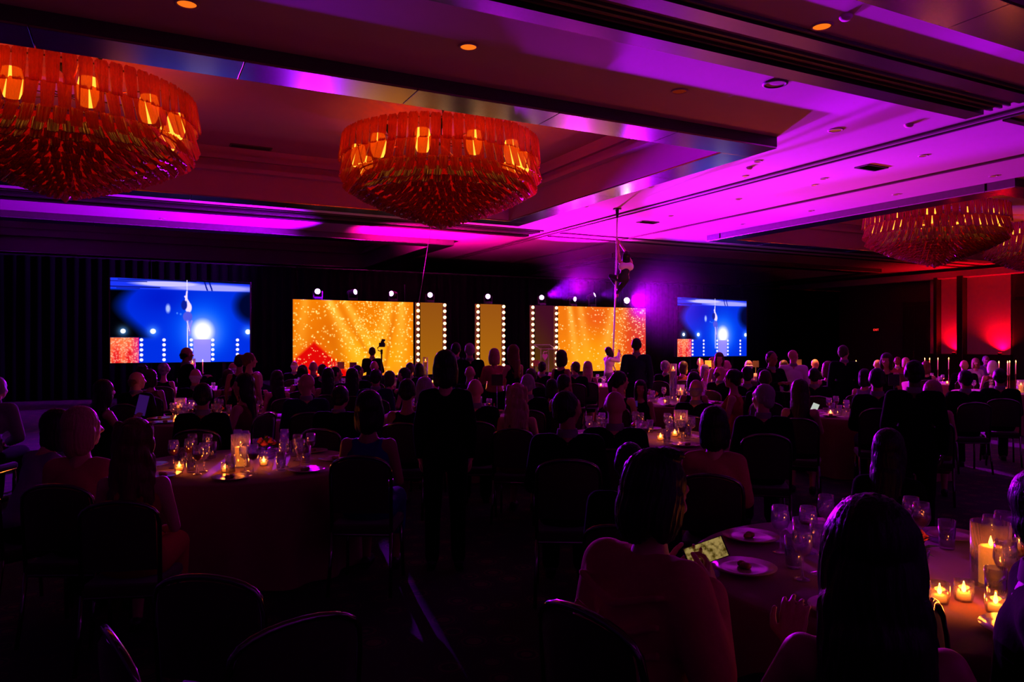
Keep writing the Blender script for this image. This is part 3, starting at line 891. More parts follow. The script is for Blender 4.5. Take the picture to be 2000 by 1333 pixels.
def chandelier(loc, label, nparts, power, seed):
    rr = random.Random(seed)
    t = thing('chandelier', (loc[0], loc[1], 0), rr.uniform(0, 1), label, 'chandelier', 'tiered glass bowl chandeliers')
    rest = MB()
    for i in range(len(TIERS)):
        for m in tier_mats(i, .05 if i < 3 else .06, rr):
            if i < nparts:
                o = put('glass_plate', plate_me[i], M['amber'] if i < 3 else M['crystal'], t); o.matrix_local = m
            else:
                rest.add([m @ Vector(v) for v in plates[i][0].v], plates[i][0].f)
    r = put('crystal_drops', rest.mesh('crystal_drops'), M['crystal'], t); r['kind'] = 'stuff'
    fr = MB()
    for (ra, za) in ((1.90, 5.80), (1.72, 5.10), (1.30, 4.82), (.8, 4.58)):
        fr.path([(ra * math.cos(2 * math.pi * k / 40), ra * math.sin(2 * math.pi * k / 40), za) for k in range(41)], .014, 6)
    for k in range(8):
        a = 2 * math.pi * k / 8
        fr.path([(1.9 * math.cos(a), 1.9 * math.sin(a), 5.8), (1.72 * math.cos(a), 1.72 * math.sin(a), 5.1), (1.3 * math.cos(a), 1.3 * math.sin(a), 4.82), (.8 * math.cos(a), .8 * math.sin(a), 4.58), (.05, 0, 4.25)], .012, 5)
        fr.tube((1.9 * math.cos(a), 1.9 * math.sin(a), 5.8), (.0, 0, 5.8), .012, n=5)
    fr.build('frame', M['brass'], t)
    MB().lathe([(1.60, 5.08), (1.52, 4.90), (1.36, 4.80), (1.1, 4.68), (.8, 4.52), (.5, 4.38), (.2, 4.26), (.001, 4.22)], 40).build('blocking_bowl', M['blocker'], t, smooth=True)  # added bowl, blocks the direct light of the bulbs from below
    MB().lathe([(.0, 4.02), (.05, 4.07), (.09, 4.14), (.06, 4.2), (.02, 4.25)], 14).build('finial', M['crystal'], t, smooth=True)
    for (dx, dy) in ((0, 0), (1.15, .35), (-.7, 1.0), (-.55, -1.05)):
        hb = MB().tube((dx, dy, 5.8), (dx, dy, HREC - .06), .014, n=6)
        h = hb.build('suspension_rod', M['blackmetal'], t)
        MB().lathe([(.02, HREC - .18), (.05, HREC - .12), (.13, HREC - .05), (.13, HREC)], 16, (dx, dy, 0)).build('ceiling_cup', M['blackmetal'], h, smooth=True)
    bm_ = MB().lathe([(.001, -.24), (.10, -.22), (.145, -.10), (.15, .06), (.12, .20), (.001, .22)], 12).mesh('bulb', True)
    for k in range(NB):
        a = 2 * math.pi * k / NB
        x, y = BULB_R * math.cos(a), BULB_R * math.sin(a)
        put('bulb', bm_, M['filament'], t, (x * .92, y * .92, 5.44))
        l = point('chandelier_light', (0, 0, 0), (1.0, .045, .003), power, .05); l.parent = t; l.location = (x * .55, y * .55, 5.72)
    return t


chandelier((5.65, 14.3), 'big tiered amber glass chandelier in the middle of the ceiling', 5, 7, 1)
chandelier((-1.0, 14.3), 'big tiered amber glass chandelier at the left edge', 5, 5.5, 2)
chandelier((22.3, 14.7), 'smaller-looking distant amber chandelier at right, left of its neighbour', 0, 7, 3)
chandelier((28.95, 14.9), 'farthest amber chandelier, cut by the right edge', 0, 4, 4)

# ------------------------------------------------------------------ people
def rotz(a): return Matrix.Rotation(a, 3, 'Z')


def head_prims(mb, c, R, female=False):
    c = Vector(c)
    def P(x, y, z): return c + R @ Vector((x, y, z))
    mb.ball(P(0, -.008, .022), (.074, .094, .093), 20, 14, R)
    mb.ball(P(0, .022, -.045), (.060, .068, .066), 16, 12, R)
    mb.ball(P(0, .062, -.090), (.026, .024, .022), 10, 8, R)
    mb.caps(P(0, .084, .018), P(0, .108, -.022), .009, .014, 8)
    mb.caps(P(-.014, .096, -.026), P(.014, .096, -.026), .009, .009, 8)
    mb.caps(P(-.042, .072, .030), P(.042, .072, .030), .014, .014, 8)
    for s in (-1, 1):
        mb.ball(P(s * .040, .062, -.028), (.024, .024, .022), 10, 8, R)
        mb.ball(P(s * .076, -.004, -.004), (.011, .022, .034), 10, 8, R)
        mb.ball(P(s * .031, .080, .004), (.013, .010, .009), 8, 6, R)
    mb.caps(P(-.018, .084, -.056), P(.018, .084, -.056), .009, .009, 8)
    mb.caps(P(-.015, .081, -.068), P(.015, .081, -.068), .009, .009, 8)


def hand_mesh(w, d, nrm, side, curl=.45, spread=.12, vox=.005):
    """palm and five fingers; w wrist, d pointing direction, nrm back of the hand, side +1 thumb towards d x nrm"""
    d = Vector(d).normalized(); nrm = Vector(nrm); nrm = (nrm - d * nrm.dot(d)).normalized(); lat = d.cross(nrm) * side
    w = Vector(w); mb = MB()
    mb.caps(w - d * .02, w + d * .02, .024, .024, 10)
    for i, (o, L) in enumerate(((.030, .070), (.010, .078), (-.010, .074), (-.029, .060))):
        k0 = w + d * (.085 - .006 * abs(i - 1)) + lat * o
        mb.caps(w + d * .012 + lat * o * .6, k0, .016, .012, 8)
        ang = .0; p = k0
        for j, fr in enumerate((.45, .32, .25)):
            ang += curl * (1.0 if j else .7)
            dd = (d * math.cos(ang) - nrm * math.sin(ang) + lat * spread * (1.5 - i) * .5).normalized()
            q = p + dd * L * fr
            mb.caps(p, q, .0095 - .001 * j, .0085 - .001 * j, 8); p = q
    p = w + d * .02 + lat * .022
    q = p + (d * .55 + lat * .75 - nrm * .25).normalized() * .042
    r = q + (d * .85 + lat * .25 - nrm * .45).normalized() * .032
    s = r + (d * .9 - nrm * .5).normalized() * .026
    mb.caps(p, q, .016, .0125, 8); mb.caps(q, r, .0115, .010, 8); mb.caps(r, s, .0095, .0085, 8)
    return fuse(mb, vox, 2)


def sk_base(pose, female):
    """joint positions; the figure looks along +y"""
    s = {}
    sw = .178 if not female else .152
    hw = .095
    if pose.startswith('sit'):
        lean = .10 if 'fwd' in pose else .0
        s['pelvis'] = Vector((0, 0, .56)); s['waist'] = Vector((0, .0 + lean * .3, .70)); s['chest'] = Vector((0, .01 + lean, .88)); s['neck'] = Vector((0, .01 + lean * 1.5, 1.06 - lean * .1))
        s['head'] = Vector((0, .035 + lean * 2.0, 1.23 - lean * .25))
        for k in (-1, 1):
            s['hip', k] = Vector((k * hw, .03, .53)); s['knee', k] = Vector((k * .11, .45, .53)); s['ankle', k] = Vector((k * .11, .40, .085)); s['toe', k] = Vector((k * .115, .54, .035))
            s['sho', k] = Vector((k * sw, .0 + lean * 1.3, 1.0 if not female else .985)); s['elb', k] = Vector((k * (sw + .055), .05 + lean * 1.3, .72)); s['wri', k] = Vector((k * .09, .27, .66))
            s['hd', k] = Vector((-k * .35, .9, -.1))
        if 'phone' in pose:
            s['elb', 1] = Vector((sw + .06, .12, .76)); s['wri', 1] = Vector((.13, .32, .92)); s['hd', 1] = Vector((-.35, .75, .5))
        if 'table' in pose:
            for k in (-1, 1):
                s['elb', k] = Vector((k * (sw + .09), .17, .76)); s['wri', k] = Vector((k * .12, .38, .80)); s['hd', k] = Vector((-k * .6, .8, 0))
    else:
        s['pelvis'] = Vector((0, 0, .95)); s['waist'] = Vector((0, .0, 1.09)); s['chest'] = Vector((0, 0, 1.27)); s['neck'] = Vector((0, -.005, 1.45)); s['head'] = Vector((0, .02, 1.62))
        for k in (-1, 1):
            s['hip', k] = Vector((k * hw, 0, .92)); s['knee', k] = Vector((k * .10, .02, .50)); s['ankle', k] = Vector((k * .105, -.02, .085)); s['toe', k] = Vector((k * .125, .12, .035))
            s['sho', k] = Vector((k * sw, -.01, 1.395 if not female else 1.375)); s['elb', k] = Vector((k * (sw + .055), -.03, 1.12)); s['wri', k] = Vector((k * (sw + .05), .06, .89)); s['hd', k] = Vector((0, .15, -1))
        if 'phone' in pose or 'hold' in pose:
            for k in (-1, 1):
                s['elb', k] = Vector((k * (sw + .06), .06, 1.14)); s['wri', k] = Vector((k * .08, .29, 1.22)); s['hd', k] = Vector((-k * .3, .8, .4))
    return s


def body_prims(mb, s, R, female):
    f = .9 if female else 1.0
    mb.ball(s['pelvis'], (.165 * (1.02 if female else .98), .115, .12), 18, 12)
    mb.caps(s['pelvis'], s['waist'], .115 * f, .112 * f, 14)
    mb.ball(s['waist'], (.135 * f, .098 * f, .12), 16, 12)
    mb.ball(s['chest'], (.165 * f, .108 * f, .15), 18, 14)
    mb.caps(s['sho', -1] * .88 + s['chest'] * .12, s['sho', 1] * .88 + s['chest'] * .12, .058 * f, .058 * f, 12)
    if female:
        for k in (-1, 1): mb.ball(s['chest'] + Vector((k * .065, .085, -.01)), (.058, .052, .055), 12, 10)
    up = s['neck'] * .7 + s['chest'] * .3
    mb.caps(up, s['neck'], .085 * f, .062 * f, 12)
    mb.caps(s['neck'], s['head'] + Vector((0, -.015, -.05)), .056 * f, .053 * f, 12)
    head_prims(mb, s['head'], R, female)
    for k in (-1, 1):
        mb.caps(s['sho', k], s['elb', k], .052 * f, .040 * f, 12); mb.caps(s['elb', k], s['wri', k], .038 * f, .025 * f, 12)
        mb.caps(s['hip', k], s['knee', k], .082, .056 * f, 14); mb.caps(s['knee', k], s['ankle', k] * .35 + s['knee', k] * .65, .054 * f, .053 * f, 12)
        mb.caps(s['ankle', k] * .35 + s['knee', k] * .65, s['ankle', k], .053 * f, .035 * f, 12); mb.caps(s['ankle', k] + Vector((0, -.02, -.04)), s['toe', k], .034, .028, 10)


def top_prims(mb, s, female, grow, sleeves, low=None):
    f = .9 if female else 1.0; g = grow
    mb.ball(s['pelvis'] + Vector((0, 0, .05)), (.165 * f + g, .118 + g, .10), 18, 12)
    mb.ball(s['waist'], (.138 * f + g, .105 * f + g, .14), 18, 12)
    mb.ball(s['chest'], (.168 * f + g, .112 * f + g, .16), 18, 14)
    mb.caps(s['pelvis'] + Vector((0, 0, .04)), s['waist'], .12 * f + g, .115 * f + g, 14)
    mb.caps(s['waist'], s['chest'], .115 * f + g, .11 * f + g, 14)
    if sleeves or not female:
        mb.caps(s['sho', -1] * .9 + s['chest'] * .1, s['sho', 1] * .9 + s['chest'] * .1, .064 * f + g, .064 * f + g, 12)
    if female:
        for k in (-1, 1): mb.ball(s['chest'] + Vector((k * .065, .085, -.01)), (.060 + g, .054 + g, .057 + g), 12, 10)
    if sleeves:
        for k in (-1, 1):
            mb.caps(s['sho', k], s['elb', k], .060 * f + g, .048 * f + g, 12)
            e = s['elb', k]; w_ = e + (s['wri', k] - e) * (.92 if sleeves > .6 else .3)
            mb.caps(e, w_, .047 * f + g, .036 * f + g, 12)
            mb.caps(s['sho', k] * .6 + s['neck'] * .4, s['sho', k], .055 * f, .06 * f + g, 12)


def trouser_prims(mb, s, g=.012):
    mb.ball(s['pelvis'], (.168 + g, .12 + g, .13), 18, 12)
    for k in (-1, 1):
        mb.caps(s['hip', k], s['knee', k], .088 + g, .066 + g, 14); mb.caps(s['knee', k], s['ankle', k] + Vector((0, 0, .01)), .062 + g, .052 + g, 12)


def skirt_prims(mb, s, sit, g=.012, low=.35):
    mb.ball(s['pelvis'], (.172 + g, .125 + g, .13), 18, 12)
    if sit:
        for k in (-1, 0, 1):
            h = s['hip', 1] * ((k + 1) / 2) + s['hip', -1] * ((1 - k) / 2); kn = s['knee', 1] * ((k + 1) / 2) + s['knee', -1] * ((1 - k) / 2)
            mb.caps(h, kn, .09 + g, .066 + g, 12); mb.caps(kn, kn + Vector((0, -.02, -.22)), .064 + g, .06 + g, 12)
    else:
        for k in (-1, -.4, .4, 1):
            h = s['hip', 1] * ((k + 1) / 2) + s['hip', -1] * ((1 - k) / 2)
            mb.caps(h, Vector((k * .15, .01 * k, low)), .10 + g, .085 + g, 12)


def make_fig(pose, female, outfit, hyaw=0.0, hpitch=0.0, vox=.0105, sk=None, hands=True, fist=.45):
    s = sk or sk_base(pose, female)
    R = rotz(hyaw) @ Matrix.Rotation(hpitch, 3, 'X')
    mb = MB(); body_prims(mb, s, R, female)
    parts = [fuse(mb, vox, 4)]
    if hands:
        for k in (-1, 1):
            d = s['hd', k]; nrm = s.get(('hn', k), Vector((0, 0, 1)) if abs(d.normalized().z) < .7 else Vector((k, 0, 0)))
            parts.append(hand_mesh(s['wri', k], d, nrm, -k if False else k * (-1 if abs(d.normalized().z) < .7 else 1), fist))
    body = join_meshes('body', parts)
    out = {'body': body, 'head': s['head'].copy(), 'hyaw': hyaw, 'hpitch': hpitch}
    sit = pose.startswith('sit')
    if outfit == 'suit':
        t = MB(); top_prims(t, s, female, .014, 1.0); out['jacket'] = fuse(t, .014, 5)
        t = MB(); trouser_prims(t, s); out['trousers'] = fuse(t, .016, 5)
        up = s['neck'] + (s['head'] - s['neck']) * .12
        dn = s['neck'] - Vector((0, 0, .02))
        out['shirt_collar'] = MB().lathe([(.074, -.030), (.070, .0), (.066, .022), (.060, .024), (.062, -.02)], 18, up).mesh('shirt_collar', True)
    elif outfit == 'blouse':
        t = MB(); top_prims(t, s, female, .012, 1.0); out['blouse'] = fuse(t, .014, 5)
        t = MB(); trouser_prims(t, s, .006); out['trousers'] = fuse(t, .016, 5)
    elif outfit == 'dress':
        t = MB(); top_prims(t, s, female, .008, 0)
        for k in (-1, 1):
            t.caps(s['sho', k] * .62 + s['neck'] * .38 + Vector((0, .05, .0)), s['chest'] + Vector((k * .08, .10, .05)), .016, .02, 8); t.caps(s['sho', k] * .62 + s['neck'] * .38 + Vector((0, .05, .0)), s['sho', k] * .62 + s['neck'] * .38 + Vector((0, -.05, .0)), .016, .016, 8)
            t.caps(s['sho', k] * .62 + s['neck'] * .38 + Vector((0, -.05, 0)), s['chest'] + Vector((k * .07, -.09, .04)), .016, .02, 8)
        skirt_prims(t, s, sit); out['dress'] = fuse(t, .013, 5)
    sh = MB()
    for k in (-1, 1): sh.caps(s['ankle', k] + Vector((0, -.025, -.035)), s['toe', k] + Vector((0, .01, .0)), .042, .034, 10); sh.box(s['ankle', k] * .5 + s['toe', k] * .5 + Vector((0, -.01, -(s['ankle', k].z + s['toe', k].z) / 2 + .012)), (.07, .22, .024))
    out['shoes'] = fuse(sh, .011, 3)
    topz = max(v.co.z for v in body.vertices)
    out['top'] = topz
    return out


HAIR = {}
def build_hair():
    rr = random.Random(5)
    def cap(mb, g=.0):
        mb.ball((0, -.022, .032), (.081 + g, .094 + g, .095 + g), 20, 14); mb.ball((0, -.062, -.03), (.064 + g, .046 + g, .062), 14, 10)
        for s in (-1, 1): mb.ball((s * .066, -.03, .0), (.022 + g, .05, .05), 10, 8)
    m = MB(); cap(m); HAIR['short'] = fuse(m, .0075, 3)
    m = MB(); cap(m)
    for s in (-1, 1): m.caps((s * .05, .03, .10), (s * .02, .07, .085), .024, .018, 8)
    for k in range(26):
        a = rr.uniform(0, 6.28); z = rr.uniform(.0, .11); m.ball((.066 * math.cos(a), -.03 + .075 * math.sin(a) * (1 if math.sin(a) < 0 else .6), z), rr.uniform(.02, .03), 8, 6)
    HAIR['tousled'] = fuse(m, .008, 2)
    m = MB(); m.ball((0, -.045, -.012), (.080, .074, .050), 16, 10); m.ball((0, -.072, -.045), (.062, .036, .045), 12, 8); HAIR['fringe'] = fuse(m, .009, 3)
    m = MB(); cap(m, .012)
    for s in (-1, 1):
        m.ball((s * .072, -.012, -.05), (.032, .066, .10), 12, 10); m.ball((s * .066, -.03, -.11), (.034, .05, .055), 12, 8)
    m.ball((0, -.068, -.075), (.080, .050, .105), 14, 10); HAIR['bob'] = fuse(m, .008, 3)
    m = MB(); cap(m, .012)
    for s in (-1, 1):
        m.ball((s * .072, -.015, -.06), (.032, .064, .13), 12, 10); m.caps((s * .06, -.05, -.12), (s * .075, -.085, -.34), .045, .032, 10)
    m.ball((0, -.075, -.10), (.085, .05, .15), 14, 10); m.caps((0, -.08, -.15), (0, -.105, -.38), .06, .042, 12)
    for s in (-1, 1): m.caps((s * .035, -.085, -.15), (s * .04, -.115, -.41), .05, .026, 10)
    HAIR['long'] = fuse(m, .008, 3)
    m = MB(); cap(m, .014)
    for k in range(150):
        a = rr.uniform(0, 6.28); z = rr.uniform(-.36, .08)
        wv = 1.1 + (-z) * .7
        m.ball((.085 * wv * math.cos(a), -.045 - .06 * max(0, -z) + .06 * math.sin(a) * (1 if math.sin(a) < 0 else .5), z), (rr.uniform(.02, .03), rr.uniform(.02, .03), rr.uniform(.035, .06)), 8, 6)
    m.ball((0, -.075, -.10), (.09, .05, .17), 14, 10); m.caps((0, -.08, -.15), (0, -.105, -.32), .065, .05, 12)
    HAIR['wavy'] = fuse(m, .009, 2)
    m = MB(); cap(m, .006); m.ball((0, -.112, .055), (.046, .040, .044), 12, 10)
    for k in range(10):
        a = 6.28 * k / 10; m.ball((.030 * math.cos(a), -.118, .055 + .030 * math.sin(a)), .017, 8, 6)
    HAIR['bun'] = fuse(m, .008, 2)
    m = MB(); cap(m, .006); m.caps((0, -.105, .05), (0, -.15, -.02), .03, .034, 10); m.caps((0, -.15, -.02), (0, -.135, -.26), .034, .014, 10); HAIR['ponytail'] = fuse(m, .009, 2)
    m = MB(); cap(m, .006)
    for k in range(60):
        a = rr.uniform(0, 6.28); t_ = rr.uniform(0, 1.9)
        m.ball((.092 * math.sin(t_) * math.cos(a), -.028 + .10 * math.sin(t_) * math.sin(a) * (1 if math.sin(a) < 0 else .55), .035 + .10 * math.cos(t_)), rr.uniform(.02, .034), 8, 6)
    HAIR['curly'] = fuse(m, .008, 2)
build_hair()


def comb(me, amp=.0032, n=30):
    """press combed locks into a hair mesh"""
    co = np.empty(len(me.vertices) * 3, np.float32); me.vertices.foreach_get('co', co); co = co.reshape(-1, 3)
    ctr = np.array([0, -.03, .03], np.float32)
    d = co - ctr; d[:, 2] *= .35; r = np.linalg.norm(d, axis=1, keepdims=True) + 1e-6
    a = np.arctan2(co[:, 0], co[:, 1] + .03)
    w_ = np.sin(a * n + 2.2 * np.sin(co[:, 2] * 28) + 1.5 * np.sin(a * 5)) * .6 + np.sin(a * n * 1.7 + co[:, 2] * 40) * .4
    co += d / r * (w_[:, None] * amp)
    me.vertices.foreach_set('co', co.ravel()); me.update()
for _k in HAIR: comb(HAIR[_k])



def hair_mat(name, col):
    m = mat(name, col, .36, noise=.35, scale=30, spec=.3, bump=.4, sheen=.04)
    nt = m.node_tree
    n = [x for x in nt.nodes if x.type == 'TEX_NOISE'][0]; tc = [x for x in nt.nodes if x.type == 'TEX_COORD'][0]
    mp = nt.nodes.new('ShaderNodeMapping'); mp.inputs['Scale'].default_value = (6, 6, .6)
    nt.links.new(tc.outputs['Object'], mp.inputs['Vector']); nt.links.new(mp.outputs['Vector'], n.inputs['Vector'])
    return m
HM = {k: hair_mat(k + ' hair', c) for k, c in dict(black=(.007, .006, .006), brown=(.045, .022, .014), red=(.12, .035, .018), blonde=(.42, .27, .14), grey=(.30, .28, .27), white=(.62, .60, .57)).items()}
SK = {k: mat(k + ' skin', c, .5, noise=.08, scale=25, bump=.03) for k, c in dict(light=(.55, .27, .16), mid=(.34, .15, .08), dark=(.08, .035, .02)).items()}
CL = {k: mat(k + ' cloth', c, .9, noise=.15, scale=60, bump=.15, spec=.04) for k, c in dict(black=(.005, .005, .006), navy=(.016, .018, .04), charcoal=(.03, .03, .033), red=(.38, .04, .04), pink=(.50, .13, .12), white=(.72, .70, .68), cream=(.55, .42, .34), purple=(.22, .10, .28), grey=(.20, .19, .19), blue=(.03, .04, .16), wine=(.14, .02, .03), gold=(.40, .27, .10)).items()}
SHOE = mat('dark leather', (.012, .010, .010), .35, noise=.2)

PROTO = {}
def proto(key):
    if key in PROTO: return PROTO[key]
    pose, sex, outfit, hy = key
    PROTO[key] = make_fig(pose, sex == 'f', outfit, math.radians(hy))
    return PROTO[key]


def person(p, rz, scale, fig, hair, hcol, skin, tcol, label, bcol='black', collar='white'):
    t = thing('person', p, rz, label, 'person', None, scale)
    put('body', fig['body'], SK[skin], t)
    for nm, cc in (('jacket', tcol), ('blouse', tcol), ('dress', tcol), ('trousers', bcol)):
        if nm in fig: put(nm, fig[nm], CL[cc], t)
    if 'shirt_collar' in fig: put('shirt_collar', fig['shirt_collar'], CL['grey' if collar == 'white' else collar], t)
    put('shoes', fig['shoes'], SHOE, t)
    if hair != 'bald':
        put('hair', HAIR[hair], HM[hcol], t, fig['head'], (fig.get('hpitch', 0), 0, fig['hyaw']))
    return t


# banquet chair, built once
def chair_proto():
    t = thing('banquet_chair', (0, 0, 0), 0)
    MB().rbox((0, .0, .435), (.43, .43, .07), .025).build('seat', M['chairpad'], t)
    bk = MB(); R = Matrix.Rotation(-.10, 3, 'X')
    bm = bmesh.new(); bmesh.ops.create_grid(bm, x_segments=8, y_segments=8, size=.5)
    vs = []; n = 9
    for side in (0, 1):
        for j in range(n):
            for i in range(n):
                u, v = i / (n - 1), j / (n - 1)
                hw = .19 * (1 - .20 * max(0, v - .75) ** 2 / .0625)
                x = (2 * u - 1) * hw; z = .55 + .37 * v - .03 * (2 * u - 1) ** 2 * (v > .9)
                pad = .022 * (1 - (2 * u - 1) ** 6) * (1 - (2 * v - 1) ** 6)
                y = -.205 - .10 * (z - .47) + (pad if side else -pad) + .03 * (1 - abs(2 * u - 1)) * -.6
                vs.append((x, y, z))
    fs = []
    for side in (0, 1):
        for j in range(n - 1):
            for i in range(n - 1):
                q = side * n * n + j * n + i; f = (q, q + 1, q + n + 1, q + n); fs.append(f if not side else f[::-1])
    bm.free()
    MB().add(vs, fs).build('backrest', M['chairpad'], t, smooth=True)
    pts = []
    for k in range(13):
        a = math.pi * k / 12
        pts.append((-.205 * math.cos(a) if True else 0, -.225 - .035 * math.sin(a), .80 + .135 * math.sin(a) ** .6))
    fr = MB().path([(-.20, -.20, .42)] + pts + [(.20, -.20, .42)], .0125, 8)
    fr.build('back_frame', M['chrome'], t, smooth=True)
    for sx in (-1, 1):
        MB().path([(sx * .19, .18, .41), (sx * .20, .20, .2), (sx * .205, .215, .0)], .0125, 7).build('leg', M['chrome'], t, smooth=True)
        MB().path([(sx * .20, -.20, .42), (sx * .205, -.23, .2), (sx * .21, -.27, .0)], .0125, 7).build('leg', M['chrome'], t, smooth=True)
    sf = MB(); sf.path([(-.2, .19, .40), (.2, .19, .40), (.2, -.2, .40), (-.2, -.2, .40), (-.2, .19, .40)], .011, 6); sf.build('seat_frame', M['chrome'], t)
    return t


CHAIR = chair_proto(); CHAIR_USED = [False]
def chair(p, rz, label, scale=1.0):
    if not CHAIR_USED[0]: c = CHAIR; CHAIR_USED[0] = True
    else: c = copy_tree(CHAIR)
    c.location = p; c.rotation_euler = (0, 0, rz); c.scale = (scale,) * 3
    return tag(c, label, 'chair', 'banquet chairs')

# ------------------------------------------------------------------ tables and what stands on them
def cloth_mesh(R=.9, H=.755, seed=0):
    rr = random.Random(seed); n = 96; vs = []; fs = []
    rows = [(.0, H), (.45, H), (R - .015, H), (R, H - .012), (R + .01, H - .10), (R + .02, H - .35), (R + .035, .05), (R + .04, .012)]
    ph = rr.uniform(0, 6)
    for j, (r, z) in enumerate(rows):
        amp = 0 if j < 4 else (.006, .022, .034, .036)[j - 4]
        for k in range(n):
            a = 2 * math.pi * k / n
            rr_ = r + amp * math.sin(k * 2 * math.pi * 16 / n + ph) + amp * .4 * math.sin(k * 2 * math.pi * 7 / n + 2 * ph)
            vs.append((rr_ * math.cos(a), rr_ * math.sin(a), z))
    for j in range(len(rows) - 1):
        for k in range(n):
            fs.append((j * n + k, (j + 1) * n + k, (j + 1) * n + (k + 1) % n, j * n + (k + 1) % n))
    return MB().add(vs, fs).mesh('tablecloth', True)


CLOTHS = [cloth_mesh(seed=i) for i in range(3)]
TOP_ME = MB().lathe([(.001, .70), (.885, .70), (.885, .745), (.001, .745)], 40).mesh('tabletop')
PED = MB().lathe([(.30, 0), (.30, .03), (.06, .06), (.05, .66), (.25, .70)], 20).mesh('pedestal')
# item prototypes: list of (part name, mesh, material, parent index)
WG_BOWL = MB().lathe([(.006, .095), (.030, .112), (.042, .145), (.040, .180), (.034, .215), (.0325, .215), (.0385, .180), (.0405, .146), (.029, .115), (.001, .100)], 18).mesh('bowl', True)
WG_STEM = MB().lathe([(.001, .0), (.034, .001), (.034, .004), (.006, .012), (.004, .05), (.005, .09), (.008, .098)], 14).mesh('stem', True)
WINE = MB().lathe([(.001, .1005), (.028, .116), (.0385, .142), (.0395, .150), (.001, .150)], 16).mesh('wine', True)
TB = MB().lathe([(.001, .002), (.030, .0), (.033, .01), (.038, .135), (.0365, .135), (.0315, .014), (.001, .012)], 18).mesh('glass', True)
TW = MB().lathe([(.001, .0125), (.031, .0145), (.0345, .085), (.001, .085)], 16).mesh('water', True)
PL = MB().lathe([(.001, .004), (.075, .004), (.085, .010), (.135, .020), (.136, .023), (.085, .014), (.001, .009)], 28).mesh('plate', True)
VH = MB().lathe([(.001, .0), (.030, .0), (.036, .03), (.034, .075), (.032, .075), (.033, .03), (.028, .006), (.001, .005)], 16).mesh('holder', True)
VC = MB().lathe([(.001, .006), (.024, .006), (.024, .028), (.001, .030)], 12).mesh('candle', True)
FL = MB().lathe([(.001, 0), (.007, .006), (.0085, .014), (.005, .028), (.001, .042)], 8).mesh('flame', True)
HG = MB().lathe([(.001, .0), (.070, .0), (.072, .006), (.072, .25), (.069, .25), (.069, .008), (.001, .006)], 22).mesh('hurricane_glass', True)
HCN = MB().lathe([(.001, .008), (.042, .008), (.042, .150), (.036, .155), (.001, .150)], 18).mesh('candle', True)
TV = MB().lathe([(.001, .0), (.055, .0), (.058, .01), (.058, .62), (.055, .62), (.055, .02), (.001, .012)], 20).mesh('vase', True)
TVW = MB().lathe([(.001, .0125), (.054, .0205), (.054, .50), (.001, .50)], 16).mesh('water', True)
TVC = MB().lathe([(.001, .50), (.03, .50), (.033, .53), (.001, .535)], 12).mesh('floating_candle', True)
TPS = MB().lathe([(.001, 0), (.045, .002), (.045, .012), (.008, .025), (.007, .30), (.018, .31), (.018, .33), (.001, .33)], 12).mesh('stand', True)
TPC = MB().lathe([(.001, .325), (.011, .325), (.009, .56), (.001, .565)], 10).mesh('taper_candle', True)
SGS = MB().lathe([(.001, 0), (.05, .002), (.05, .010), (.004, .016), (.004, .40), (.001, .40)], 10).mesh('stand', True)
SGC = MB().rbox((0, 0, .46), (.15, .006, .15), .002).mesh('card')
NPK = MB().rbox((0, 0, .012), (.11, .20, .022), .008).mesh('napkin')
FOOD = MB()
for _k in range(9): FOOD.ball((.03 * math.cos(_k * 2.1) * (_k % 3) / 2, .03 * math.sin(_k * 2.1) * (_k % 3) / 2, .008 + .004 * (_k % 2)), (.018, .016, .012), 8, 6)
FOOD = FOOD.mesh('food', True)
BWL = MB().lathe([(.001, .0), (.06, .0), (.08, .04), (.085, .09), (.080, .09), (.074, .042), (.001, .01)], 18).mesh('bowl', True)


def leaves(seed):
    rr = random.Random(seed); mb = MB()
    for k in range(46):
        a = rr.uniform(0, 6.28); t = rr.uniform(.2, 1.45); L = rr.uniform(.07, .13)
        d = Vector((math.sin(t) * math.cos(a), math.sin(t) * math.sin(a), math.cos(t))); s = d.cross(Vector((0, 0, 1)) + Vector((.01, .02, 0))).normalized() * .016
        b0 = Vector((0, 0, .07)) + d * .03
        mb.add([b0, b0 + d * L * .5 + s, b0 + d * L + Vector((0, 0, -.02)), b0 + d * L * .5 - s, b0 + d * L * .5 + Vector((0, 0, .006))], [(0, 1, 4), (1, 2, 4), (2, 3, 4), (3, 0, 4)])
    return mb.mesh('foliage')
LEAF = leaves(3)
ROSE = MB()
for k in range(7):
    rad = .010 + .0035 * k
    ROSE.ball((.004 * math.cos(k * 2.4), .004 * math.sin(k * 2.4), -.002 * k), (rad, rad, .022 - .001 * k), 8, 6)
ROSE = ROSE.mesh('blossom', True)
FLAMES = []


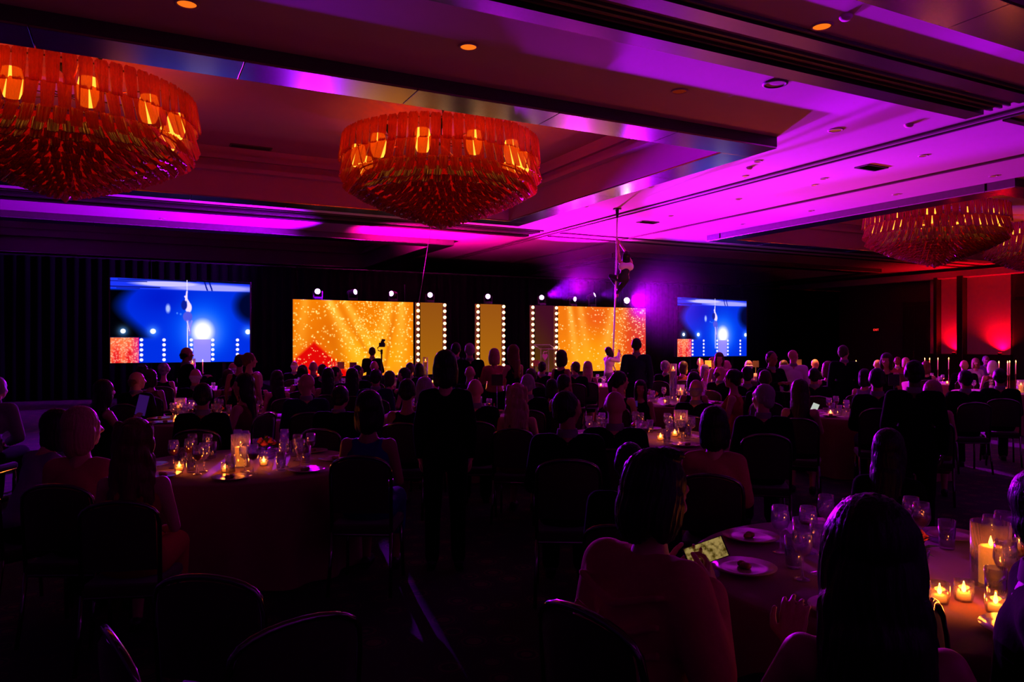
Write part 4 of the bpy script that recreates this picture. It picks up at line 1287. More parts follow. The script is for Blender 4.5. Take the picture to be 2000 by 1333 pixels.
def item(kind, p, rz=0.0):
    o = thing(kind, p, rz)
    G = M['glass']
    if kind == 'wine_glass':
        put('bowl', WG_BOWL, G, o); put('stem', WG_STEM, G, o)
        if RX.random() < .4: put('wine', WINE, M['wine'], o)
    elif kind == 'water_tumbler':
        put('glass', TB, G, o); put('water', TW, M['water'], o)
    elif kind == 'dinner_plate':
        put('plate', PL, M['plate'], o)
        put('food', FOOD, M['food'], o, (0, 0, .012), .4)
    elif kind == 'votive_candle':
        put('holder', VH, G, o); put('candle', VC, M['wax'], o); put('flame', FL, M['flame'], o, (0, 0, .03)); FLAMES.append((Vector(p) + Vector((0, 0, .05)), .5))
    elif kind == 'pillar_candle':
        put('hurricane_glass', HG, G, o); put('candle', HCN, M['wax'], o); put('flame', FL, M['flame'], o, (0, 0, .153)); FLAMES.append((Vector(p) + Vector((0, 0, .19)), 1.2))
    elif kind == 'cylinder_vase':
        put('vase', TV, G, o); put('water', TVW, M['water'], o); put('floating_candle', TVC, M['wax'], o); put('flame', FL, M['flame'], o, (0, 0, .535)); FLAMES.append((Vector(p) + Vector((0, 0, .56)), .8))
    elif kind == 'taper_candle':
        put('stand', TPS, M['brass'], o); put('taper', TPC, M['ivory'], o); put('flame', FL, M['flame'], o, (0, 0, .563)); FLAMES.append((Vector(p) + Vector((0, 0, .59)), .8))
    elif kind == 'table_sign':
        put('stand', SGS, M['blackmetal'], o); put('card', SGC, M['blackplastic'] if RX.random() < .5 else CL['gold'], o)
    elif kind == 'flower_bowl':
        put('bowl', BWL, G, o); l = put('foliage', LEAF, M['greens'], o); l['kind'] = 'stuff'
        for k in range(6):
            a = 6.28 * k / 6; put('blossom', ROSE, M['rose'], o, (.05 * math.cos(a), .05 * math.sin(a), .135 + .02 * (k % 2)))
        put('blossom', ROSE, M['rose'], o, (0, 0, .165))
    elif kind == 'napkin':
        put('fold', NPK, M['napkin'], o)
    return o


NICE = {'wine_glass': ('clear stemmed wine glass', 'glass'), 'water_tumbler': ('clear water tumbler', 'glass'), 'dinner_plate': ('round china plate with food', 'plate'), 'votive_candle': ('small lit votive candle', 'candle'),
        'pillar_candle': ('lit pillar candle in a glass', 'candle'), 'cylinder_vase': ('tall glass cylinder with floating candle', 'vase'), 'taper_candle': ('tall lit taper candle', 'candle'), 'table_sign': ('small square sign on a thin stand', 'sign'), 'flower_bowl': ('low bowl of roses', 'flowers')}
# x, depth, description, seats, level (2 full, 1 medium, 0 far), extras [(kind, x, depth)]
TABLES = [
    (478, 5.9, 'the front left table', 8, 2, [('votive_candle', 350, 5.55), ('votive_candle', 441, 5.5), ('pillar_candle', 470, 5.75), ('votive_candle', 515, 5.8)]),
    (425, 9.4, 'the second left table', 8, 2, [('votive_candle', 343, 9.1), ('pillar_candle', 352, 9.5), ('votive_candle', 450, 9.2)]),
    (400, 15.6, 'the table below the left screen', 5, 0, [('cylinder_vase', 376, 15.6), ('pillar_candle', 372, 15.0), ('pillar_candle', 364, 16.1), ('taper_candle', 396, 15.4), ('votive_candle', 385, 15.9)]),
    (880, 9.9, 'the table behind the standing silhouette', 8, 1, [('votive_candle', 960, 9.5), ('table_sign', 971, 9.9)]),
    (940, 14.3, 'the table with two pillar candles', 5, 0, [('pillar_candle', 907, 13.6), ('pillar_candle', 948, 14.6), ('votive_candle', 944, 13.9)]),
    (1250, 7.5, 'the centre right table', 8, 2, [('votive_candle', 1290, 7.3), ('votive_candle', 1318, 7.6), ('pillar_candle', 1330, 7.8), ('votive_candle', 1160, 7.4)]),
    (1310, 11.9, 'the table with the tall glass cylinder', 8, 1, [('cylinder_vase', 1315, 11.9), ('votive_candle', 1323, 12.2), ('pillar_candle', 1329, 12.5), ('votive_candle', 1300, 11.7)]),
    (1700, 9.9, 'the right table beside the blonde', 8, 1, [('pillar_candle', 1737, 10.2), ('votive_candle', 1752, 9.5), ('table_sign', 1746, 9.9), ('votive_candle', 1622, 9.8)]),
    (1660, 14.6, 'the table below the candlelit man', 5, 0, [('votive_candle', 1647, 14.4), ('votive_candle', 1640, 14.7), ('taper_candle', 1672, 14.8)]),
    (1772, 3.15, 'the nearest table at lower right', 8, 2, [('votive_candle', 1835, 2.75), ('votive_candle', 1852, 2.8), ('pillar_candle', 1935, 2.95), ('votive_candle', 1925, 2.7)]),
    (1962, 14.5, 'the candle table at the right edge', 5, 0, [('taper_candle', 1951, 14.3), ('taper_candle', 1968, 14.4), ('taper_candle', 1972, 14.7), ('taper_candle', 1984, 14.9), ('votive_candle', 1958, 13.9), ('votive_candle', 1966, 13.9), ('votive_candle', 1978, 13.9), ('pillar_candle', 1994, 14.1), ('votive_candle', 1963, 14.8)]),
    (1555, 18.2, 'the far table right of the screen', 5, 0, [('votive_candle', 1560, 17.6), ('votive_candle', 1540, 17.7), ('pillar_candle', 1567, 18.4), ('table_sign', 1560, 18.6), ('votive_candle', 1550, 18.0)]),
    (1420, 17.2, 'the far table below the screen', 5, 0, [('votive_candle', 1392, 16.8), ('votive_candle', 1405, 16.6), ('pillar_candle', 1401, 17.3), ('table_sign', 1383, 17.5), ('table_sign', 1476, 17.2), ('pillar_candle', 1482, 16.9), ('taper_candle', 1345, 16.9), ('votive_candle', 1418, 16.9)]),
    (1035, 18.5, 'the table before the lectern', 5, 0, [('votive_candle', 1046, 17.2), ('votive_candle', 1075, 17.3), ('table_sign', 1055, 17.8), ('flower_bowl', 1080, 17.9)]),
    (622, 15.6, 'the table before the orange wall', 5, 0, [('table_sign', 682, 16.5), ('taper_candle', 651, 16.4), ('taper_candle', 671, 16.6), ('votive_candle', 660, 16.0), ('votive_candle', 690, 16.2), ('table_sign', 700, 15.9)]),
    (825, 17.2, 'the table below the first bulb column', 5, 0, [('cylinder_vase', 831, 17.2), ('votive_candle', 813, 17.0), ('votive_candle', 845, 17.5)]),
    (1845, 17.6, 'the far table under the red wall', 5, 0, [('taper_candle', 1832, 17.4), ('taper_candle', 1853, 17.6), ('taper_candle', 1795, 16.9), ('taper_candle', 1783, 17.1), ('votive_candle', 1850, 17.1), ('votive_candle', 1858, 17.2)]),
    (1160, 16.8, 'the table by the pole girl', 5, 0, [('votive_candle', 1150, 16.0), ('votive_candle', 1160, 15.9), ('votive_candle', 1168, 16.1)]),
]
TCENT = []
for ti, (x, Z, desc, seats, lvl, extras) in enumerate(TABLES):
    c = at(x, Z, 0); TCENT.append((c, desc))
    t = thing('round_table', c, 0, 'round banquet table, ' + desc, 'table', 'round banquet tables')
    put('tabletop', TOP_ME, M['stage'], t); put('pedestal', PED, M['blackmetal'], t)
    tag(put('tablecloth', CLOTHS[ti % 3], M['cloth'], None, (c.x, c.y, 0), ti * .7), 'floor-length patterned cloth on ' + desc, 'tablecloth', 'round tablecloths')
    zt = .757
    placed = []
    taken = []
    def free(p, r):
        return all((p - q).length > r + s for q, s in taken)
    for (kind, ex, eZ) in extras:
        p = at(ex, eZ, zt); d = p - Vector((c.x, c.y, zt))
        if d.length > .72: p = Vector((c.x, c.y, zt)) + d.normalized() * .72
        rad = {'pillar_candle': .075, 'cylinder_vase': .06, 'flower_bowl': .13}.get(kind, .05)
        tries = 0
        while not free(p, rad) and tries < 40:
            a = RX.uniform(0, 6.28); p = p + Vector((math.cos(a), math.sin(a), 0)) * .05; tries += 1
            d = p - Vector((c.x, c.y, zt))
            if d.length > .74: p = Vector((c.x, c.y, zt)) + d.normalized() * .70
        taken.append((p, rad)); placed.append(item(kind, p, -TH + (0 if kind == 'table_sign' else RX.uniform(0, 6))))
    if lvl >= 1:
        for q in (Vector((c.x, c.y, zt)), Vector((c.x + .2, c.y + .2, zt)), Vector((c.x - .22, c.y + .16, zt))):
            if free(q, .13): taken.append((q, .13)); placed.append(item('flower_bowl', q)); break
    ph = RX.uniform(0, 1)
    for k in range(seats):
        a = ph + 2 * math.pi * k / seats
        e = Vector((math.cos(a), math.sin(a), 0)); s = Vector((-math.sin(a), math.cos(a), 0))
        base = Vector((c.x, c.y, zt))
        cand = []
        if lvl >= 1: cand.append(('dinner_plate', base + e * .70, .14))
        cand.append(('wine_glass', base + e * .50 + s * .12, .042)); cand.append(('water_tumbler', base + e * (.47 if lvl else .45) - s * .04, .04))
        if lvl == 2: cand.append(('wine_glass', base + e * .40 + s * .05, .042))
        for (kind, p, rad) in cand:
            if lvl == 0 and kind == 'water_tumbler' and k % 2: continue
            for _ in range(6):
                if free(p, rad): break
                p = p + s * RX.uniform(-.07, .07) + e * RX.uniform(-.04, .02)
            if not free(p, rad): continue
            taken.append((p, rad)); placed.append(item(kind, p, RX.uniform(0, 6)))
    by = {}
    for o in placed: by.setdefault(o.name.split('.')[0], []).append(o)
    for kind, lst in by.items():
        lst.sort(key=lambda o: scr(o.location)[0])
        nice, cat = NICE[kind]
        for i, o in enumerate(lst):
            if len(lst) == 1: lab = '%s on %s' % (nice, desc)
            elif i == len(lst) - 1: lab = '%s, rightmost on %s' % (nice, desc)
            elif i == 0: lab = '%s, leftmost on %s' % (nice, desc)
            else: lab = '%s, %s from left on %s' % (nice, ORD[i] if i < len(ORD) else 'inner', desc)
            tag(o, lab, cat, kind.replace('_', ' ') + 's on the tables')
for i, (p, pw) in enumerate(FLAMES):
    point('candle_light', p, (1.0, .16, .012), pw * ((70.0 if 1360 < scr(p)[0] < 1640 and depth(p) > 14 else 3.5) if depth(p) > 12 else 4.0), .02)

# ------------------------------------------------------------------ the audience
S, SF, SP, T, TH_ = 'sit', 'sitfwd', 'sitphone', 'stand', 'standhold'
CROWD = [
 # x, ytop, depth or None, pose, sex, outfit, head turn, hair, hair colour, skin, top, facing, label
 (-4, 735, 7.75, SF, 'm', 'suit', 0, 'short', 'grey', 'light', 'grey', 20, 'person hunched forward at the very left edge'),
 (116, 800, 4.95, SF, 'f', 'blouse', 0, 'bob', 'black', 'light', 'purple', 55, 'dark-haired woman in lit violet profile at far left'),
 (163, 795, 4.46, S, 'f', 'blouse', -45, 'bob', 'blonde', 'light', 'pink', 20, 'blonde bobbed woman in pale blouse at far left'),
 (205, 742, 8.02, SP, 'f', 'dress', 0, 'long', 'black', 'light', 'black', 55, 'woman holding up a tablet near the left edge'),
 (266, 818, 4.12, S, 'f', 'dress', 0, 'wavy', 'red', 'light', 'red', 10, 'woman with long red-brown hair before the front left table'),
 (268, 727, 9.79, S, 'm', 'suit', -45, 'fringe', 'red', 'light', 'black', 25, 'red-lit man looking right below the left screen corner'),
 (278, 715, 13.21, S, 'f', 'dress', 0, 'curly', 'brown', 'light', 'black', 0, 'curly-haired woman behind the red-lit man'),
 (295, 722, 11.46, S, 'f', 'dress', -45, 'bob', 'brown', 'light', 'wine', 0, 'bobbed woman just right of the red-lit man'),
 (320, 712, 14.08, S, 'f', 'dress', 0, 'curly', 'grey', 'light', 'black', 0, 'fluffy grey-haired woman below the left screen'),
 (382, 721, 10.70, S, 'm', 'suit', 0, 'fringe', 'white', 'light', 'black', 0, 'white-haired man behind the second left table'),
 (397, 747, 7.01, S, 'm', 'suit', 0, 'short', 'black', 'mid', 'black', 5, 'silhouetted man with back turned before the second left table'),
 (365, 679, 11.67, TH_, 'm', 'suit', 0, 'fringe', 'black', 'mid', 'black', 60, 'man standing in front of the left video screen'),
 (455, 709, 13.60, S, 'm', 'suit', 0, 'fringe', 'white', 'light', 'charcoal', 0, 'pale-haired man below the right end of the left screen'),
 (468, 692, 11.03, T, 'f', 'dress', 0, 'short', 'black', 'mid', 'black', 0, 'small dark person standing at the left screen corner'),
 (488, 689, 10.61, T, 'f', 'dress', -45, 'bun', 'red', 'light', 'wine', 30, 'woman with upswept red hair beside the left screen'),
 (446, 722, 11.81, S, 'f', 'dress', 0, 'bob', 'brown', 'light', 'wine', -5, 'brown-bobbed woman behind the second left table'),
 (501, 727, 12.33, S, 'f', 'dress', 0, 'bob', 'blonde', 'light', 'black', -20, 'blonde with violet-edged hair right of the second left table'),
 (474, 730, 8.16, S, 'f', 'dress', 45, 'long', 'black', 'light', 'wine', -60, 'long dark-haired woman left of the violet-edged blonde'),
 (540, 724, 11.09, S, 'f', 'dress', 0, 'long', 'black', 'light', 'black', -30, 'dark-haired woman between left screen and orange wall'),
 (598, 731, 8.42, S, 'm', 'suit', 45, 'bald', 'grey', 'light', 'navy', -10, 'bald man in navy suit left of the centre'),
 (666, 752, 7.38, SF, 'm', 'suit', 0, 'short', 'black', 'mid', 'black', 20, 'broad dark man leaning forward right of the front left table'),
 (722, 763, 5.31, S, 'f', 'dress', 0, 'bob', 'black', 'mid', 'blue', 10, 'dark-haired woman in blue, front and left of centre'),
 (575, 706, 16.66, S, 'm', 'suit', 0, 'fringe', 'white', 'light', 'black', 0, 'white-haired man at the left edge of the orange wall'),
 (591, 713, 12.28, S, 'f', 'dress', 0, 'bun', 'black', 'light', 'black', 0, 'dark head with a bun before the red glow'),
 (612, 707, 14.00, S, 'm', 'suit', 0, 'bald', 'grey', 'light', 'black', 0, 'bald man before the red glow of the orange wall'),
 (630, 711, 13.13, S, 'm', 'suit', 0, 'short', 'brown', 'light', 'black', 0, 'short-haired man right of the bald man by the red glow'),
 (641, 719, 11.75, S, 'f', 'dress', 0, 'long', 'black', 'light', 'black', 0, 'long-haired woman before the orange wall, left of a sign'),
 (657, 716, 12.60, S, 'm', 'suit', -45, 'short', 'black', 'mid', 'black', 30, 'man in profile beside the small sign at the orange wall'),
 (731, 706, 14.59, S, 'm', 'suit', 0, 'bald', 'white', 'light', 'charcoal', 0, 'pink bald man directly below the camera operator'),
 (700, 713, 13.52, S, 'm', 'suit', -45, 'short', 'black', 'mid', 'black', 20, 'dark man in profile left of the camera operator'),
 (688, 719, 11.28, S, 'f', 'dress', 0, 'long', 'black', 'light', 'blue', 0, 'long-haired woman in blue left of the camera operator'),
 (734, 720, 10.62, S, 'm', 'suit', 0, 'short', 'black', 'mid', 'navy', 0, 'dark man seated in front of the pink bald man'),
 (763, 725, 12.63, S, 'f', 'dress', -45, 'bob', 'brown', 'light', 'black', 20, 'bare-armed woman below right of the camera operator'),
 (788, 719, 12.07, S, 'f', 'dress', 45, 'long', 'black', 'light', 'black', -70, 'long-haired woman looking left, right of the camera operator'),
 (801, 708, 14.00, S, 'm', 'suit', 0, 'short', 'brown', 'light', 'black', 0, 'brown-haired man below the first bulb column'),
 (819, 710, 14.90, S, 'f', 'dress', 0, 'bob', 'black', 'light', 'black', 10, 'dark-bobbed woman below the first bulb column'),
 (830, 737, 8.37, S, 'f', 'dress', 0, 'bob', 'grey', 'light', 'wine', 10, 'grey-bobbed woman in wine dress left of the standing silhouette'),
 (796, 739, 7.47, S, 'f', 'dress', 0, 'short', 'black', 'mid', 'black', 10, 'short-haired dark woman left of the woman in wine dress'),
 (870, 685, 5.68, T, 'f', 'blouse', 0, 'bob', 'black', 'light', 'black', 0, 'woman with dark bob standing silhouetted in the middle'),
 (891, 669, 13.07, T, 'm', 'suit', 0, 'short', 'black', 'light', 'black', 10, 'tall dark man standing before the black drape'),
 (917, 670, 12.41, T, 'm', 'suit', 0, 'short', 'grey', 'light', 'black', -10, 'grey-haired man in dark suit standing left of middle panel'),
 (918, 716, 11.58, S, 'm', 'suit', 0, 'bald', 'grey', 'light', 'black', 10, 'farther bald man below the standing grey-haired man'),
 (928, 741, 7.62, S, 'm', 'suit', 0, 'bald', 'grey', 'light', 'black', 0, 'nearer bald man beside the two pillar candles'),
 (965, 681, 12.28, TH_, 'f', 'blouse', 0, 'bob', 'blonde', 'light', 'pink', -10, 'blonde woman in pink blouse standing before the amber panel'),
 (1001, 674, 11.90, TH_, 'f', 'dress', 0, 'long', 'red', 'light', 'black', -40, 'long-haired woman in black standing right of the pink blouse'),
 (1037, 719, 11.00, S, 'm', 'suit', 0, 'short', 'brown', 'light', 'black', 0, 'brown-haired man, upper of two left of the lectern'),
 (1031, 730, 9.00, S, 'm', 'suit', 0, 'short', 'grey', 'light', 'black', 0, 'grey-haired man, lower of two left of the lectern'),
 (1011, 750, 7.28, S, 'f', 'dress', 0, 'wavy', 'blonde', 'light', 'wine', 10, 'blonde woman with wavy hair glowing violet at centre'),
 (1098, 684, 11.94, T, 'f', 'dress', 0, 'bob', 'brown', 'light', 'black', 40, 'brown-haired woman standing at the right orange wall edge'),
 (1060, 706, 14.88, S, 'm', 'suit', 0, 'short', 'black', 'mid', 'black', 30, 'dark man seated right below the lectern'),
 (1123, 706, 14.35, S, 'm', 'suit', 45, 'short', 'brown', 'light', 'black', 0, 'man turned left before the right orange wall'),
 (1148, 706, 15.18, S, 'f', 'dress', 0, 'long', 'blonde', 'light', 'black', 0, 'long-haired blonde before the right orange wall'),
 (1078, 741, 10.22, S, 'f', 'dress', 0, 'bob', 'black', 'mid', 'black', 0, 'dark-bobbed woman right of the wavy blonde'),
 (1103, 730, 9.39, S, 'f', 'dress', -45, 'short', 'black', 'mid', 'black', 0, 'short-haired dark woman behind the big silhouetted man'),
 (1108, 762, 5.10, S, 'm', 'suit', -45, 'short', 'black', 'mid', 'black', 0, 'big silhouetted man with violet-edged brow left of bald man'),
 (1201, 765, 5.70, S, 'm', 'suit', 0, 'bald', 'grey', 'light', 'black', 5, 'bald man in black suit before the centre right table'),
 (1212, 725, 9.40, S, 'f', 'dress', -45, 'ponytail', 'black', 'light', 'black', 20, 'woman with dark ponytail below the girl with pole'),
 (1243, 660, 13.12, T, 'm', 'suit', 0, 'short', 'black', 'mid', 'navy', 0, 'tall man in dark suit standing right of the pole'),
 (1251, 743, 10.36, SP, 'f', 'dress', 0, 'long', 'black', 'mid', 'black', 185, 'dark-haired woman with glowing phone facing the camera'),
 (1301, 704, 15.29, S, 'm', 'suit', -45, 'short', 'grey', 'light', 'black', 30, 'grey-haired man in profile left of the tall cylinder'),
 (1333, 706, 16.28, S, 'f', 'dress', 45, 'bob', 'brown', 'light', 'wine', 0, 'brown-haired woman right of the tall cylinder'),
 (1232, 862, 3.82, S, 'm', 'suit', 0, 'short', 'black', 'mid', 'black', 15, 'dark-haired man directly behind the woman using her phone'),
 (1360, 742, 8.51, S, 'm', 'suit', 0, 'fringe', 'grey', 'light', 'black', 20, 'balding grey man right of the centre right table'),
 (1355, 727, 10.39, S, 'f', 'dress', 0, 'bob', 'black', 'mid', 'black', 0, 'black-bobbed woman behind the balding grey man'),
 (1407, 717, 12.69, S, 'm', 'suit', -45, 'fringe', 'brown', 'light', 'black', 40, 'man bowing his head right of the tall cylinder table'),
 (1430, 721, 9.71, S, 'f', 'dress', 0, 'bun', 'black', 'light', 'red', -70, 'woman with dark bun and bare red-lit back'),
 (1459, 715, 10.86, S, 'm', 'suit', 0, 'short', 'black', 'mid', 'black', 0, 'dark man right of the woman with the bun'),
 (1419, 704, 13.84, S, 'm', 'suit', 0, 'bald', 'white', 'light', 'cream', 10, 'candlelit bald man below the right screen'),
 (1462, 704, 15.45, S, 'm', 'suit', 0, 'fringe', 'white', 'light', 'cream', -10, 'white-haired candlelit man at the right screen corner'),
 (1368, 700, 18.77, S, 'm', 'suit', 0, 'short', 'blonde', 'light', 'black', 180, 'man facing the camera below the right screen'),
 (1378, 713, 14.90, S, 'f', 'dress', 0, 'bob', 'grey', 'light', 'cream', 150, 'grey-haired woman with candlelit face below the right screen'),
 (1405, 689, 13.27, T, 'f', 'dress', 0, 'bob', 'brown', 'light', 'purple', 180, 'small figure standing before the right screen'),
 (1393, 700, 19.69, S, 'f', 'dress', 0, 'curly', 'red', 'light', 'wine', 160, 'red-haired figure left of the small standing figure'),
 (1508, 686, 11.06, TH_, 'm', 'suit', 0, 'short', 'black', 'mid', 'black', 150, 'man in black suit standing right of the right screen'),
 (1549, 684, 12.27, T, 'm', 'suit', -45, 'bald', 'white', 'light', 'white', 0, 'bald man in white jacket standing in candlelight'),
 (1592, 702, 16.48, S, 'm', 'suit', 0, 'bald', 'white', 'light', 'black', 30, 'bald candlelit man right of the white jacket'),
 (1617, 706, 13.36, S, 'f', 'dress', 0, 'bob', 'red', 'light', 'black', 0, 'red-bobbed woman between two dark men at right'),
 (1532, 703, 15.85, S, 'm', 'suit', -45, 'short', 'brown', 'light', 'black', 0, 'brown-haired man before the white jacket'),
 (1494, 722, 10.00, S, 'm', 'suit', 0, 'short', 'brown', 'light', 'black', 0, 'brown-haired man behind the violet-edged man'),
 (1490, 749, 6.62, S, 'm', 'suit', 45, 'short', 'grey', 'light', 'black', 0, 'grey-haired man with violet-edged face turned left'),
 (1563, 741, 8.18, SP, 'f', 'dress', 0, 'long', 'brown', 'light', 'black', 10, 'long-haired woman reading a lit phone at right'),
 (1396, 794, 4.89, S, 'f', 'blouse', 0, 'bob', 'black', 'light', 'pink', 10, 'dark-bobbed woman in red-lit blouse right of centre'),
 (1590, 718, 11.23, S, 'm', 'suit', 0, 'short', 'black', 'mid', 'black', 0, 'dark man behind the long-haired phone reader'),
 (1648, 674, 12.43, T, 'm', 'suit', -45, 'short', 'brown', 'light', 'black', -10, 'standing man with one cheek lit orange at right'),
 (1714, 703, 16.08, S, 'm', 'suit', 0, 'bald', 'white', 'light', 'wine', 20, 'bald head glowing orange right of the standing man'),
 (1690, 721, 11.82, S, 'f', 'dress', 0, 'bob', 'black', 'light', 'purple', 30, 'dark-haired woman with violet bare shoulders at right'),
 (1731, 690, 11.18, T, 'f', 'dress', 0, 'bob', 'brown', 'light', 'black', 200, 'woman standing behind the orange bald head'),
 (1753, 697, 19.36, S, 'm', 'suit', 0, 'short', 'red', 'light', 'wine', 10, 'red-haired man left of the far candles'),
 (1770, 699, 20.13, S, 'f', 'blouse', 0, 'bob', 'blonde', 'light', 'pink', 150, 'woman in pale blouse below the far candles'),
 (1713, 718, 8.49, S, 'm', 'suit', 0, 'short', 'black', 'mid', 'black', 0, 'broad black silhouette before the right table'),
 (1786, 703, 6.28, T, 'm', 'suit', 0, 'short', 'black', 'dark', 'black', 10, 'dark man standing behind the blonde at right'),
 (1822, 743, 8.06, S, 'f', 'dress', 0, 'long', 'blonde', 'light', 'wine', 10, 'long-haired blonde with violet edge at right'),
 (1883, 704, 15.84, S, 'm', 'suit', 0, 'fringe', 'blonde', 'light', 'black', 0, 'half-bald blond man under the red wall'),
 (1906, 700, 19.55, S, 'f', 'blouse', 0, 'bob', 'blonde', 'light', 'white', 170, 'woman in white facing the camera under the red wall'),
 (1938, 705, 16.03, S, 'f', 'dress', 0, 'bob', 'white', 'light', 'wine', 0, 'white-bobbed woman right of the red wall posts'),
 (1926, 695, 20.81, S, 'm', 'suit', 0, 'short', 'grey', 'light', 'purple', 170, 'man facing the camera behind the white-bobbed woman'),
 (1808, 706, 16.40, S, 'f', 'dress', 0, 'bob', 'red', 'light', 'black', 0, 'woman with orange-lit hair left of the red wall'),
 (1884, 722, 9.96, S, 'm', 'suit', 0, 'short', 'black', 'mid', 'black', -15, 'broad dark man right of the long-haired blonde'),
 (1952, 719, 10.56, S, 'm', 'suit', 0, 'short', 'black', 'mid', 'black', 0, 'dark man before the candle table at the right edge'),
 (1737, 838, 4.34, S, 'f', 'blouse', 0, 'long', 'black', 'dark', 'black', 20, 'dark long-haired woman beyond the nearest table'),
 (2075, 905, 1.95, S, 'm', 'suit', 0, 'short', 'black', 'dark', 'black', 95, 'dark man at the far right of the nearest table'),
]
TOPS = {}
for row in CROWD:
    (x, yt, Z, pose, sex, outfit, hy, hair, hc, skin, top, facing, label) = row
    fig = proto((pose, sex, outfit, hy))
    th = fig['top'] + (.016 if hair not in ('bald', 'fringe') else 0)
    h = HC - (yt - HZ) * Z / FPX
    sc_ = h / th
    p = at(x, Z, 0)
    # the head sits a little forward of the base: shift so that the head is where it is seen
    rz = -TH - math.radians(facing) - .7 * math.atan((x - 1000) / FPX)
    off = rotz(rz) @ Vector((fig['head'].x, fig['head'].y, 0)) * sc_
    p = p - off
    sc_ = min(1.10, max(.86, sc_))
    q = person(p, rz, sc_, fig, hair, hc, skin, top, label)
    if pose.startswith('sit'):
        chair(p, rz, 'padded chair under the ' + label, sc_)
        if DEBUG:
            for (c, d) in TCENT:
                if (Vector((c.x, c.y, 0)) - Vector((p.x, p.y, 0))).length < 1.18: print('NEAR', label, '|', d, round((Vector((c.x, c.y, 0)) - Vector((p.x, p.y, 0))).length, 2))
            if not .9 < h / th < 1.08: print('SCALE', round(h / th, 3), label)
    TOPS[label] = q

# ------------------------------------------------------------------ phones and tablets in hands
def phone(p, rot, size, m, label, name='smartphone', cat='phone'):
    t = thing(name, p, 0, label, cat); t.rotation_euler = rot
    MB().rbox((0, 0, 0), (size[0], .008, size[1]), .003).build('case', M['blackplastic'], t)
    MB().box((0, -.0046, 0), (size[0] * .92, .001, size[1] * .93)).build('display', m, t)
    return t
WHITE_E = emit('white display', (.80, .88, .78), .75)
VIO_E = emit('violet display', (.25, .04, .8), .13)
def held(label, off, tilt, size, m, plabel, name='smartphone', cat='phone', wr=1):
    o = TOPS[label]; Mx = Matrix.LocRotScale(o.location, o.rotation_euler, o.scale)
    s = sk_base('sitphone', True)
    p = Mx @ (s['wri', 1] + s['hd', 1].normalized() * .085 + Vector(off))
    phone(p, (tilt[0], tilt[1], o.rotation_euler.z + tilt[2]), size, m, plabel, name, cat)
held('woman holding up a tablet near the left edge', (0, .02, .09), (-.2, .1, .2), (.17, .24), VIO_E, 'violet-lit tablet held up near the left edge', 'tablet', 'tablet')
held('long-haired woman reading a lit phone at right', (.03, .02, .03), (-.5, .35, -.1), (.075, .15), WHITE_E, 'white-lit phone held by the long-haired woman at right')
held('dark-haired woman with glowing phone facing the camera', (0, .02, .05), (-.2, 0, math.pi), (.13, .085), VIO_E, 'violet-backed phone before the dark-haired woman facing us')

# ------------------------------------------------------------------ foreground women
def near_phone_woman():
    s = sk_base('sit', True)
    s['head'] = s['head'] + Vector((0, .03, -.01)); s['neck'] = s['neck'] + Vector((0, .02, 0))
    s['elb', 1] = Vector((.235, .02, .76)); s['wri', 1] = Vector((.085, .20, .92)); s['hd', 1] = Vector((-.40, .65, .45)); s['hn', 1] = Vector((.8, .2, .1))
    s['elb', -1] = Vector((-.24, .02, .76)); s['wri', -1] = Vector((-.075, .21, .91)); s['hd', -1] = Vector((.40, .65, .45)); s['hn', -1] = Vector((-.5, .3, -.6))
    fig = make_fig('sit', True, 'blouse', math.radians(-8), -.22, .009, s, True, .55)
    # looser, draped blouse with folds
    t = MB(); top_prims(t, s, True, .028, 1.0)
    for k in range(5):
        a = .5 + k * .32; t.path([(-.16, -.11 - .02 * k % .03, .98 - .09 * k), (0, -.145, .93 - .09 * k), (.16, -.11, .98 - .08 * k)], .016, 6)
    for k in (-1, 1): t.caps(s['sho', k] * .7 + s['elb', k] * .3, s['elb', k] * .75 + s['wri', k] * .25, .072, .066, 12)
    fig['blouse'] = fuse(t, .012, 6)
    return s, fig
s1, fig1 = near_phone_woman()
Z1 = 2.33; sc1 = 1.02
rz1 = -TH - math.radians(52)
p1 = at(1285, Z1, 0) - rotz(rz1) @ Vector((fig1['head'].x, fig1['head'].y, 0)) * sc1
HAIR_BIG = MB(); HAIR_BIG.ball((0, -.028, .030), (.092, .106, .108), 20, 14); HAIR_BIG.ball((0, -.07, -.05), (.085, .055, .11), 14, 10)
for s_ in (-1, 1): HAIR_BIG.ball((s_ * .075, -.02, -.045), (.030, .062, .095), 12, 10)
HAIR_BIG.ball((.03, -.01, .128), (.05, .05, .02), 10, 8); HAIR_BIG.caps((.02, .0, .135), (.085, -.01, .142), .008, .003, 6)
HAIR['full'] = fuse(HAIR_BIG, .006, 3); comb(HAIR['full'])
person(p1, rz1, sc1, fig1, 'full', 'black', 'light', 'pink', 'nearest dark-haired woman in red-lit blouse using her phone')
chair(p1, rz1, 'banquet chair under the nearest woman in red-lit blouse', sc1)
MX1 = Matrix.LocRotScale(p1, Euler((0, 0, rz1)), Vector((sc1,) * 3))
GOLD_P = bpy.data.materials.new('gold picture display'); GOLD_P.use_nodes = True
_nt = GOLD_P.node_tree; _nt.nodes.clear()
_o = _nt.nodes.new('ShaderNodeOutputMaterial'); _e = _nt.nodes.new('ShaderNodeEmission'); _n = _nt.nodes.new('ShaderNodeTexNoise'); _n.inputs['Scale'].default_value = 70; _r = _nt.nodes.new('ShaderNodeValToRGB')
_tc = _nt.nodes.new('ShaderNodeTexCoord')
_r.color_ramp.elements[0].color = (.10, .06, .005, 1); _r.color_ramp.elements[0].position = .35; _r.color_ramp.elements[1].color = (.62, .43, .13, 1); _r.color_ramp.elements[1].position = .6
